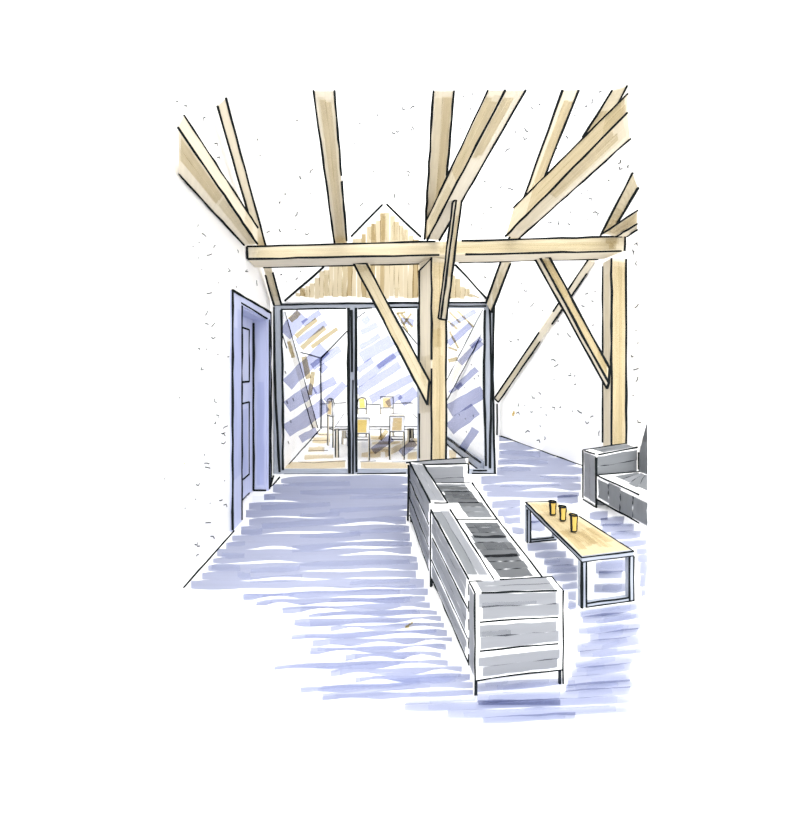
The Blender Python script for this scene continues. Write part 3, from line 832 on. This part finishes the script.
beam('wall_plate', 'short oak wall plate end lying on the right-hand post beneath the short rafter',
     [(637.5, 210.5, 5.5), (637, 224, 5.5), (637, 230, 5.6)], [(602.5, 233.5, 6.55), (616, 236.5, 6.55), (627, 236.5, 6.65)], tones={0: [('tan1', 0.0, 0.9, 0.1, 0.9), ('tan2', 0.02, 0.9, 0.2, 0.9)]}, ends=(False, False), w=2.2)
# braces against the dining room walls, seen through the glass
beam('wall_brace', 'pale leaning brace on the dining room wall behind the left glass pane',
     [(281, 330, 8.2), (285, 312, 8.2)], [(313, 428, 12.2), (318, 428, 12.3)], 'brace', depth=0.05, w=1.3, ends=(False, False), body='paper', tones={0: [('tan1', 0.1, 0.95, 0.2, 0.8)]})
beam('wall_brace', 'pale leaning brace on the dining room wall behind the right glass pane',
     [(482.5, 310, 8.3), (484, 330, 8.3)], [(437, 399, 12.6), (437, 419, 12.6)], 'brace', depth=0.05, w=1.2, ends=(False, False), body='paper', tones={0: [('tan1', 0.1, 0.95, 0.2, 0.8), ('tan1', 0.35, 0.6, 0.3, 0.8)]})

# ------------------------------------------------------------------ long sofa seen from behind its back
sofa = thing('sofa', 'long low grey sofa seen from behind, its far end against the central post', 'sofa', (0.8, 3.9, 0))
def hexq(m, bot, top, body='paper'):
    m.hexa(bot, top, body)
def sides(bot, top):
    n = len(bot)
    return [(bot[i], bot[(i + 1) % n], top[(i + 1) % n], top[i]) for i in range(n)]
def lift(pts, z):
    return [V((p.x, p.y, z)) for p in pts]
# plan corners: L = outside of the back, I = inside of the back, R = open front
Ln, Lm, Lf = V((.570, 2.49, 0)), V((.494, 3.77, 0)), V((.452, 5.42, 0))
Rn, Rm, Rf = V((1.098, 2.585, 0)), V((1.10, 3.92, 0)), V((1.20, 5.62, 0))
# near arm
An = [Ln, Rn, V((1.098, 2.745, 0)), V((.566, 2.625, 0))]
zb, zt = 0.09, [.577, .545, .55, .577]
top = [V((p.x, p.y, z)) for p, z in zip(An, zt)]
bot = lift(An, zb)
m = MB()
hexq(m, bot, top)
nf = (bot[0], bot[1], top[1], top[0])
def sub(q, u0, u1, v0, v1):
    bl = lambda u, v: (q[0].lerp(q[1], u)).lerp(q[3].lerp(q[2], u), v)
    return (bl(u0, v0), bl(u1, v0), bl(u1, v1), bl(u0, v1))
for (v0, v1) in ((0.04, 0.27), (0.36, 0.63), (0.70, 0.985)):
    m.fill(sub(nf, 0.03, 0.96, v0, v1), 2, ['grey', 'grey'], m=(0, 0, 0, 0), rag=0.06)
m.fill(sub(nf, 0.06, 0.4, 0.50, 0.56), 1, ['grey2'], m=(0, 0, 0, 0), off=0.007)
m.fill(sub(nf, 0.06, 0.7, 0.84, 0.89), 1, ['grey2'], m=(0, 0, 0, 0), off=0.006)
m.fill((top[0], top[1], top[2], top[3]), 2, ['grey'], m=(0.04, 0.06, 0.05, 0.05), rag=0.04)
m.fill((bot[0], top[0], top[3], bot[3]), 1, ['grey', 'mid'], m=(0.02, 0.02, 0.1, 0.1))
m.fill((bot[1], top[1], top[2], bot[2]), 1, ['grey'], m=(0.02, 0.02, 0.1, 0.1), face_cam=False)
m.ink(top[0], V((top[0].x, top[0].y, 0.01)), w=2.2)
m.ink(top[1], V((top[1].x, top[1].y, 0.01)), w=2.2)
m.ink(top[0].lerp(top[1], 0.07), top[0].lerp(top[1], 0.93), w=1.9)
m.ink(top[3], top[3].lerp(top[2], 0.28), w=1.8)
m.ink(top[3].lerp(top[2], 0.36), top[2], w=1.9)
m.ink(top[0], top[3], w=1.9)
m.ink(top[1], top[2], w=1.9)
for k in (0, .2, .42, .64, .84):
    m.ink(bot[3].lerp(top[3], k), bot[3].lerp(top[3], k + 0.13), w=1.9)
m.ink(bot[0], bot[0].lerp(bot[1], 0.4) + UP * 0.006, bot[1], w=1.8)
for v in (0.335, 0.665):
    a, b = nf[0].lerp(nf[3], v), nf[1].lerp(nf[2], v)
    m.ink(a.lerp(b, 0.05), a.lerp(b, 0.5) + UP * 0.004, a.lerp(b, 0.94), w=1.8)
m.build('armrest', sofa, origin=(0.83, 2.6, 0.3))
# far arm
Af = [V((.457, 5.30, 0)), V((1.15, 5.38, 0)), V((1.225, 5.74, 0)), V((.452, 5.44, 0))]
top = lift(Af, 0.705)
bot = lift(Af, 0.09)
m = MB()
hexq(m, bot, top)
for i in range(4):
    m.fill((bot[i], bot[(i + 1) % 4], top[(i + 1) % 4], top[i]), 4, ['grey', 'mid', 'grey'], m=(0.06, 0.06, 0.05, 0.04), face_cam=(i == 0))
m.fill(tuple(top), 2, ['grey'], m=(0.0, 0.03, 0.02, 0.02))
m.ink(top[3] - V((0.04, 0, 0)), top[2], w=2.0)
m.ink(top[0].lerp(top[1], 0.22), top[1], w=1.8)
m.ink(top[1], top[1] - UP * 0.12, w=1.9)
m.build('armrest', sofa, origin=(0.83, 5.5, 0.3))
# the two backs
def backrest(p0, p1, i0, i1, z0, z1, tiers, side_lines):
    m = MB()
    pl = [p0, p1, i1, i0]
    bot = lift(pl, 0.09)
    top = [V((p.x, p.y, z)) for p, z in zip(pl, (z0, z1, z1, z0))]
    hexq(m, bot, top)
    q = (bot[0], bot[1], top[1], top[0])
    for (v0, v1, mat) in tiers:
        m.fill(sub(q, 0.03, 0.97, v0, v1), 2, [mat], m=(0, 0, 0, 0), rag=0.05)
    m.fill((top[0], top[1], top[2], top[3]), 2, ['mid', 'grey'] if z0 < 0.62 else ['grey'], m=(0.03, 0.02, 0.06, 0.1), rag=0.03)
    m.fill((bot[3], bot[2], top[2], top[3]), 2, ['grey'], face_cam=False)
    m.ink(top[0], top[1], w=2.2)
    m.ink(top[3], top[2], w=2.2)
    for v, a, b in side_lines:
        m.ink(q[0].lerp(q[3], v).lerp(q[1].lerp(q[2], v), a), q[0].lerp(q[3], v).lerp(q[1].lerp(q[2], v), b), w=2.0)
    return m, bot, top
m, bot, top = backrest(V((.568, 2.64, 0)), Lm, V((.715, 2.64, 0)), V((.655, 3.77, 0)), .583, .644,
    ((0.03, 0.22, 'grey'), (0.31, 0.60, 'grey'), (0.68, 0.97, 'grey')), ((0.0, 0.01, 0.95), (0.27, 0.02, 0.97), (0.63, 0.02, 0.93)))
m.ink(V((.492, 3.77, 0.0)), V((.492, 3.77, 0.63)), w=2.2)
m.build('backrest', sofa, origin=(0.6, 3.2, 0.3))
m, bot, top = backrest(V((.494, 3.80, 0)), Lf, V((.640, 3.80, 0)), V((.60, 5.28, 0)), .695, .715,
    ((0.03, 0.30, 'grey'), (0.36, 0.62, 'grey'), (0.68, 0.98, 'grey')), ((0.0, 0.05, 0.97), (0.33, 0.06, 0.98), (0.66, 0.05, 0.95)))
m.ink(top[0] + V((0.03, 0, 0)), top[3], w=1.8)
m.ink(V((.432, 5.42, 0.01)), V((.440, 5.42, 0.68)), w=2.2)
for k in (.08, .3, .55, .75):
    m.ink(V((.462, 5.36, k * .7)), V((.462, 5.36, (k + .14) * .7)), w=2.0)
m.build('backrest', sofa, origin=(0.55, 4.6, 0.3))
# seat cushions and plinth
def seat(a, b, c, d, z, patches):
    m = MB()
    bot, top = lift((a, b, c, d), 0.3), lift((a, b, c, d), z)
    hexq(m, bot, top)
    q = tuple(top)                       # a = near inner, b = near outer, c = far outer, d = far inner
    for (u0, u1, v0, v1, n, mats) in patches:
        m.fill(sub(q, u0, u1, v0, v1), n, mats, m=(0, 0, 0, 0), rag=0.1, off=0.009 if mats[0] == 'grey2' else 0.003)
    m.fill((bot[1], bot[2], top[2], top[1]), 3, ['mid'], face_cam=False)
    m.ink(top[1], top[2], w=2.2)
    return m, bot, top
m, bot, top = seat(V((.715, 2.76, 0)), V((1.065, 2.80, 0)), V((1.095, 3.91, 0)), V((.668, 3.91, 0)), 0.515,
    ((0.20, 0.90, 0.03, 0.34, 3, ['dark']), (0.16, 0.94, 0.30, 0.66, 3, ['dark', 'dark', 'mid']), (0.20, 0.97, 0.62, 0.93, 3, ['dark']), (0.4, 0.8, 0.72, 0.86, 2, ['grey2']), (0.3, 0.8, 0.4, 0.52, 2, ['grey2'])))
m.build('seat_cushion', sofa, origin=(0.88, 3.3, 0.4))
m, bot, top = seat(V((.655, 3.95, 0)), V((1.10, 3.95, 0)), V((1.168, 5.24, 0)), V((.61, 5.24, 0)), 0.505,
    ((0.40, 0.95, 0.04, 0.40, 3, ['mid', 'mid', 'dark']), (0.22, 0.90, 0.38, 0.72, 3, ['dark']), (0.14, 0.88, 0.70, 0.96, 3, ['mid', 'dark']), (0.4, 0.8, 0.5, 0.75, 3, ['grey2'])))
m.ink(top[0].lerp(top[1], 0.2), top[1], w=2.0)
m.ink(top[3].lerp(top[2], 0.35), top[3].lerp(top[2], 0.95), w=1.8)
m.build('seat_cushion', sofa, origin=(0.88, 4.6, 0.4))
m = MB()
pl = [V((.60, 2.80, 0)), V((1.04, 2.84, 0)), V((1.13, 5.26, 0)), V((.50, 5.26, 0))]
hexq(m, lift(pl, 0.09), lift(pl, 0.30))
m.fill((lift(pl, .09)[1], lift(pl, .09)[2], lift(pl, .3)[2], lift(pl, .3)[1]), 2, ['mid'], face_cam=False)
m.build('seat_base', sofa, origin=(0.82, 4.0, 0.2))
for (x, y) in ((.58, 2.51), (1.085, 2.60), (.505, 3.79), (.465, 5.40), (1.20, 5.68)):
    m = MB()
    m.box((x - .007, y - .007, 0), (x + .007, y + .007, 0.092), 'steel')
    m.build('leg', sofa, origin=(x, y, 0))

# ------------------------------------------------------------------ second sofa at the right, its near end cut off by the drawing's edge
s2 = thing('sofa', 'grey sofa with a square arm, before the right-hand post, cut by the drawing edge', 'sofa', (3.3, 5.9, 0))
def cut(x):
    return x * FPX / 275.5
X0 = 2.97
m = MB()
A2 = [V((X0, 5.96, 0)), V((3.65, 6.19, 0)), V((3.65, 6.49, 0)), V((X0, 6.33, 0))]
top = [V((p.x, p.y, z)) for p, z in zip(A2, (.70, .765, .765, .70))]
bot = lift(A2, 0.03)
hexq(m, bot, top)
m.fill((bot[0], top[0], top[3], bot[3]), 2, ['grey', 'grey'], m=(0.03, 0.03, 0.04, 0.10), rag=0.03)
m.fill((bot[0], bot[1], top[1], top[0]), 5, ['mid', 'mid', 'grey'], m=(0.02, 0.01, 0.0, 0.04), rag=0.02)
m.fill(tuple(top), 2, ['mid'], m=(0.16, 0.0, 0.12, 0.08), rag=0.05)
m.fill((bot[3], bot[2], top[2], top[3]), 4, ['mid'], face_cam=False)
m.ink(V((X0, 6.33, .03)), top[3], w=2.4)
m.ink(V((X0, 5.96, .0)), top[0] - UP * 0.03, w=2.6)
m.ink(top[3], top[2], w=2.0)
m.ink(top[0].lerp(top[1], 0.05), top[1], w=2.0)
m.ink(top[3] + V((0, -.05, 0)), top[0] + V((0, 0.03, 0.01)), w=1.8)
m.ink(bot[3] - UP * 0.02, bot[0] - UP * 0.03 + V((0, .03, 0)), w=1.9)
m.build('armrest', s2, origin=(3.3, 6.2, 0.3))
zs, za = 0.436, 0.12
m = MB()                                                         # seat with its front apron
pl = [V((X0, 5.94, 0)), V((X0, cut(X0), 0)), V((3.64, cut(3.64), 0)), V((3.64, 6.14, 0))]
hexq(m, lift(pl, za), lift(pl, zs))
b_, t_ = lift(pl, za), lift(pl, zs)
m.fill((b_[0], t_[0], t_[1], b_[1]), 4, ['mid'], m=(0.03, 0.06, 0.03, 0.0), rag=0.1)
m.fill((t_[0], t_[3], t_[2], t_[1]), 4, ['mid', 'grey', 'mid'], m=(0.2, 0.0, 0.12, 0.0), rag=0.1)
m.ink(t_[0], t_[0].lerp(t_[1], 0.86), w=2.0)
m.ink(t_[0], t_[3], w=2.0)
m.ink(b_[0], b_[0].lerp(b_[1], 0.86), w=2.2)
m.build('seat', s2, origin=(3.2, 5.5, 0.3))
m = MB()                                                         # leaning back cushion
prof = [(3.655, zs), (3.652, 0.62), (3.66, 0.86), (3.70, 1.02), (3.77, 1.10), (3.85, 1.10), (3.92, 0.95), (3.94, zs)]
fa = [V((x, 6.235 + (x - 3.7) * 1.5 - max(0, z - 0.70) * 0.42, z)) for x, z in prof]
fb = [V((x, cut(x), z)) for x, z in prof]
m.hexa(fa, fb, 'paper')
for i in range(5):
    m.fill((fa[i], fa[i + 1], fb[i + 1], fb[i]), 1, ['dark' if i in (2, 3) else 'mid'], m=(0, 0, 0, 0), rag=0.0, off=0.002)
m.fill((fa[0], fa[3], fa[4], fa[7]), 2, ['mid'], m=(0, 0, 0, 0), rag=0.0, face_cam=False)
m.ink(fa[0] + UP * 0.03, fa[1], fa[1] + UP * 0.08, w=2.2)
m.build('back_cushion', s2, origin=(3.75, 6.1, 0.6))
m = MB()
m.box((3.36, 5.75, 0), (3.40, 5.79, 0.13), 'steel')
m.build('leg', s2, origin=(3.38, 5.77, 0))
m = MB()
m.box((3.5, 6.05, 0), (3.54, 6.09, 0.13), 'steel')
m.build('leg', s2, origin=(3.52, 6.07, 0))

# ------------------------------------------------------------------ coffee table and three tumblers
ct = thing('coffee_table', 'low oak-topped coffee table on two black metal frame legs', 'table', (1.82, 4.15, 0))
TN = [V((1.60, 3.43, 0)), V((2.06, 3.54, 0)), V((1.985, 4.87, 0)), V((1.635, 4.79, 0))]
zt = [0.385, 0.39, 0.40, 0.415]
top = [V((p.x, p.y, z)) for p, z in zip(TN, zt)]
low = [p - UP * 0.035 for p in top]
m = MB()
m.hexa(low, top, 'metal')
q = (top[0], top[3], top[2], top[1])
m.face([p + UP * 0.0015 for p in (sub(q, 0.02, 0.985, 0.03, 0.97))], 'wood')
m.fill(sub(q, 0.0, 0.99, 0.02, 0.98), 3, ['tan2'], m=(0, 0, 0, 0), rag=0.02)
m.fill(sub(q, 0.02, 0.98, 0.03, 0.97), 1, ['tan1'], m=(0, 0, 0, 0), rag=0.02, off=0.0035)
m.fill(sub(q, 0.03, 0.97, 0.05, 0.95), 6, ['tan1'], m=(0, 0, 0, 0), rag=0.3, cover=0.7, off=0.0045)
m.fill(sub(q, 0.03, 0.45, 0.08, 0.9), 5, ['tan2', 'tan1'], m=(0, 0, 0, 0), rag=0.3, off=0.006)
m.fill(sub(q, 0.75, 0.95, 0.1, 0.6), 3, ['tan1'], m=(0, 0, 0, 0), rag=0.2, off=0.006)
for a, b, w in ((top[0], top[3], 1.9), (low[0], low[3], 1.7), (top[0], top[1], 1.8), (low[0], low[1], 1.5)):
    m.ink(a, b, w=w)
m.ink(top[1], top[1].lerp(top[2], 0.62), w=2.0)
m.ink(top[3], top[3].lerp(top[2], 0.95), w=1.8)
m.build('tabletop', ct, origin=(1.82, 4.15, 0.4))
def frame_leg(pl, pr, zl, zr, t=0.03):
    m = MB()
    ax = (pr - pl)
    ax.z = 0
    ax.normalize()
    n = V((-ax.y, ax.x, 0)) * 0.045
    def pr_(a, b, c, d):
        m.hexa([a, b, c, d], [p + n for p in (a, b, c, d)], 'metal')
    tl, tr = pl + UP * zl, pr + UP * zr
    w = ax * 0.04
    pr_(pl, pl + w, tl + w, tl)
    pr_(pr - w, pr, tr, tr - w)
    pr_(pl + w, pr - w, pr - w + UP * t, pl + w + UP * t)
    return m, n, w, t
zz = 0.35
m, n, w, t = frame_leg(TN[0], TN[1], 0.35, 0.355)
m.ink(TN[0], TN[0] + UP * zz, w=3.4)
m.ink(TN[0] + w * 1.0, TN[0] + w * 1.0 + UP * zz, w=2.4)
m.ink(TN[1], TN[1] + UP * zz, w=2.2)
m.ink(TN[1] - w, TN[1] - w + UP * zz, w=2.2)
m.ink(TN[0] + w * .8 - UP * 0.0, TN[1], w=2.0)
m.ink(TN[0] + w + UP * t, TN[1] - w + UP * t, w=1.8)
m.build('frame_leg', ct, origin=(1.83, 3.5, 0))
m, n, w, t = frame_leg(TN[3] - V((0, .05, 0)), TN[2] - V((0, .05, 0)), 0.375, 0.36)
a, b = TN[3] - V((0, .05, 0)), TN[2] - V((0, .05, 0))
m.ink(a, a + UP * zz, w=2.0)
m.ink(a + w, a + w + UP * zz, w=1.8)
m.ink(a + w * 0.5, b.lerp(a, 0.05), w=2.2)
m.ink(a + w + UP * t, b - w + UP * t, w=1.8)
m.build('frame_leg', ct, origin=(1.8, 4.8, 0))

def tabz(p):
    return 0.4
def tumbler(px, py, h, rpx, label):
    Y = (EYE - 0.402) * FPX / (py - CY)
    c = V(((px - CX) / FPX * Y, Y, 0))
    # height of the top where it stands
    u = max(0, min(1, (c.y - 3.48) / 1.35))
    v = max(0, min(1, (c.x - 1.62) / 0.41))
    c.z = (0.385 + 0.03 * u) * (1 - v) + (0.39 + 0.01 * u) * v + 0.011
    r = rpx * Y / FPX
    m = MB()
    N = 20
    prof = [(0, 0.0), (r * 0.9, 0.0), (r * 0.92, h * 0.5), (r * 1.12, h), (r * 0.98, h), (r * 0.8, h * 0.08), (0, h * 0.08)]
    rings = [[c + V((math.cos(2 * math.pi * j / N) * a, math.sin(2 * math.pi * j / N) * a, z)) for j in range(N)] for a, z in prof[1:-1]]
    vs = [v for rg in rings for v in rg]
    fs_ = []
    for i in range(len(rings) - 1):
        for j in range(N):
            fs_.append((i * N + j, i * N + (j + 1) % N, (i + 1) * N + (j + 1) % N, (i + 1) * N + j))
    fs_.append(tuple(range(N))[::-1])
    k = (len(rings) - 1) * N
    fs_.append(tuple(k + j for j in range(N)))
    m.solid(vs, fs_, 'yellow')
    ring = [c + V((math.cos(a) * r * 1.12, math.sin(a) * r * 1.12, h)) for a in [2 * math.pi * j / 16 for j in range(17)]]
    m.tube(ring, 0.9 * Y / FPX, 'ink', k=5)
    ring = [c + V((math.cos(a) * r * 0.9, math.sin(a) * r * 0.9, 0.004)) for a in [math.pi + 0.25 + 2.2 * j / 8 for j in range(9)]]
    m.tube(ring, 0.7 * Y / FPX, 'ink', k=5)
    for sg, ww in ((-1, 2.3), (1, 1.9)):
        v = V((0.94, -0.34, 0)) if sg > 0 else V((-0.86, -0.5, 0))
        m.ink(c + v * r * 0.93 + UP * 0.002, c + v * r * 0.95 + UP * h * .5, c + v * r * 1.1 + UP * h * 0.97, w=ww)
    m.build('tumbler', label=label, cat='glass', group='tumblers on the coffee table', origin=c)
tumbler(552.3, 515.5, 0.125, 3.0, 'yellow tumbler on the coffee table, farthest of the three from the near end')
tumbler(562.3, 521, 0.128, 3.0, 'yellow tumbler on the coffee table, standing between the two others')
tumbler(573.3, 531.5, 0.142, 3.2, 'yellow tumbler on the coffee table, nearest of the three and tallest looking')

# ------------------------------------------------------------------ dining table and chairs behind the glass
dt = thing('dining_table', 'pale wooden dining table behind the glazed screen, set round with chairs', 'table', (0.2, 10.8, 0))
x0, x1_, y0, y1, zt_ = -0.77, 1.12, 9.45, 12.25, 0.655
m = MB()
m.box((x0, y0, zt_ - 0.04), (x1_, y1, zt_), 'paper')
q = (V((x0, y0, zt_)), V((x1_, y0, zt_)), V((x1_, y1, zt_)), V((x0, y1, zt_)))
m.fill(q, 7, ['tan2'], m=(0.06, 0.05, 0.02, 0.03), rag=0.5, cover=0.7)
for a, b in ((q[0], q[1]), (q[1], q[2]), (q[2], q[3]), (q[3], q[0]), (q[0] - UP * 0.06, q[1] - UP * 0.06)):
    m.ink(a, b, w=1.1, mat='thin', wob=0.2)
m.build('tabletop', dt, origin=(0.2, 10.8, zt_))
for (x, y) in ((x0, y0), (x1_ - 0.07, y0), (x0, y1 - 0.07), (x1_ - 0.07, y1 - 0.07)):
    m = MB()
    m.box((x, y, 0), (x + 0.07, y + 0.07, zt_ - 0.04), 'wood')
    for (a, b) in ((0, 0), (0.07, 0)):
        m.ink(V((x + a, y + b, 0.01)), V((x + a, y + b, zt_ - 0.05)), w=1.5, mat='ink', wob=0.2)
    m.build('leg', dt, origin=(x, y, 0))
def chair(loc, rot, label, bw=0.34, h=0.92, round_top=False, colour='yfilm', bh=0.32, seat_z=0.42):
    """built facing +y: back at y = 0, seat towards +y"""
    t = thing('dining_chair', label, 'chair', loc, 'chairs round the dining table', rot)
    def b(mb, name):
        me = mb.build(name)
        me.parent = t
        return me
    hw = bw / 2
    thin_r = 0.5 * loc[1] / FPX
    def il(mb, pts, k=1.0):
        mb.tube([V(p) for p in pts], thin_r * 1.25 * k, 'ink', k=5)
    m = MB()
    if round_top:
        pr = [(-hw, h - bh), (hw, h - bh), (hw, h - 0.1), (hw * 0.7, h - 0.02), (0, h), (-hw * 0.7, h - 0.02), (-hw, h - 0.1)]
    else:
        pr = [(-hw, h - bh), (hw, h - bh), (hw, h), (-hw, h)]
    fa = [V((x, -0.02, z)) for x, z in pr]
    fb = [V((x, 0.02, z)) for x, z in pr]
    m.hexa(fa, fb, 'paper')
    for s in (-1, 1):
        u0, u1 = 0.2, 0.85
        qq = (V((-hw * .7, s * .02, h - bh * 0.92)), V((hw * .6, s * .02, h - bh * 0.92)), V((hw * .7, s * .02, h - bh * 0.12)), V((-hw * .5, s * .02, h - bh * 0.12)))
        nrm = V((0, s, 0))
        for i in range(3):
            a = qq[0].lerp(qq[3], (i + .5) / 3)
            e = qq[1].lerp(qq[2], (i + .5) / 3)
            m.stroke(a, e, bh * 0.27, nrm, colour if i != 1 or colour == 'chair_tan' else 'yfilm', 0.003, seg=3)
        il(m, [(p.x, s * .02, p.z) for p in fa] + [(fa[0].x, s * .02, fa[0].z)])
    b(m, 'backrest')
    m = MB()
    m.box((-hw, 0.03, seat_z - 0.03), (hw, 0.40, seat_z), 'paper')
    il(m, [(-hw, 0.03, seat_z), (hw, 0.03, seat_z), (hw, 0.4, seat_z), (-hw, 0.4, seat_z), (-hw, 0.03, seat_z)])
    b(m, 'seat')
    for (x, y, zt2) in ((-hw, -0.01, h - bh), (hw - 0.03, -0.01, h - bh), (-hw, 0.37, seat_z - 0.03), (hw - 0.03, 0.37, seat_z - 0.03)):
        m = MB()
        m.box((x, y, 0), (x + 0.03, y + 0.03, zt2), 'wood')
        il(m, [(x if x < 0 else x + 0.03, y, 0.01), (x if x < 0 else x + 0.03, y, zt2)])
        b(m, 'leg')
    return t
chair((-0.22, 9.13, 0), 0.0, 'dining chair at the near side of the table, beside the dark window mullion', bw=0.34, h=0.87)
chair((0.51, 9.2, 0), 0.0, 'dining chair at the near side of the table, in the middle of the second pane', bw=0.30, h=0.90, colour='chair_tan')
chair((-0.28, 12.75, 0), math.pi, 'dining chair with rounded back at the far side of the table, next to the mullion', bw=0.24, h=1.08, round_top=True)
chair((0.42, 12.75, 0), math.pi, 'square-backed dining chair at the far side of the table, left of the knee brace', bw=0.36, h=1.10, colour='chair_tan')
chair((-1.0, 10.85, 0), -math.pi / 2 + 0.45, 'dining chair with narrow rounded back at the left end of the table', bw=0.36, h=1.16, round_top=True, colour='chair_tan', bh=0.42)
chair((1.33, 11.7, 0), math.pi / 2, 'dining chair at the right end of the table, half hidden by the oak post', bw=0.4, h=1.05, round_top=True)
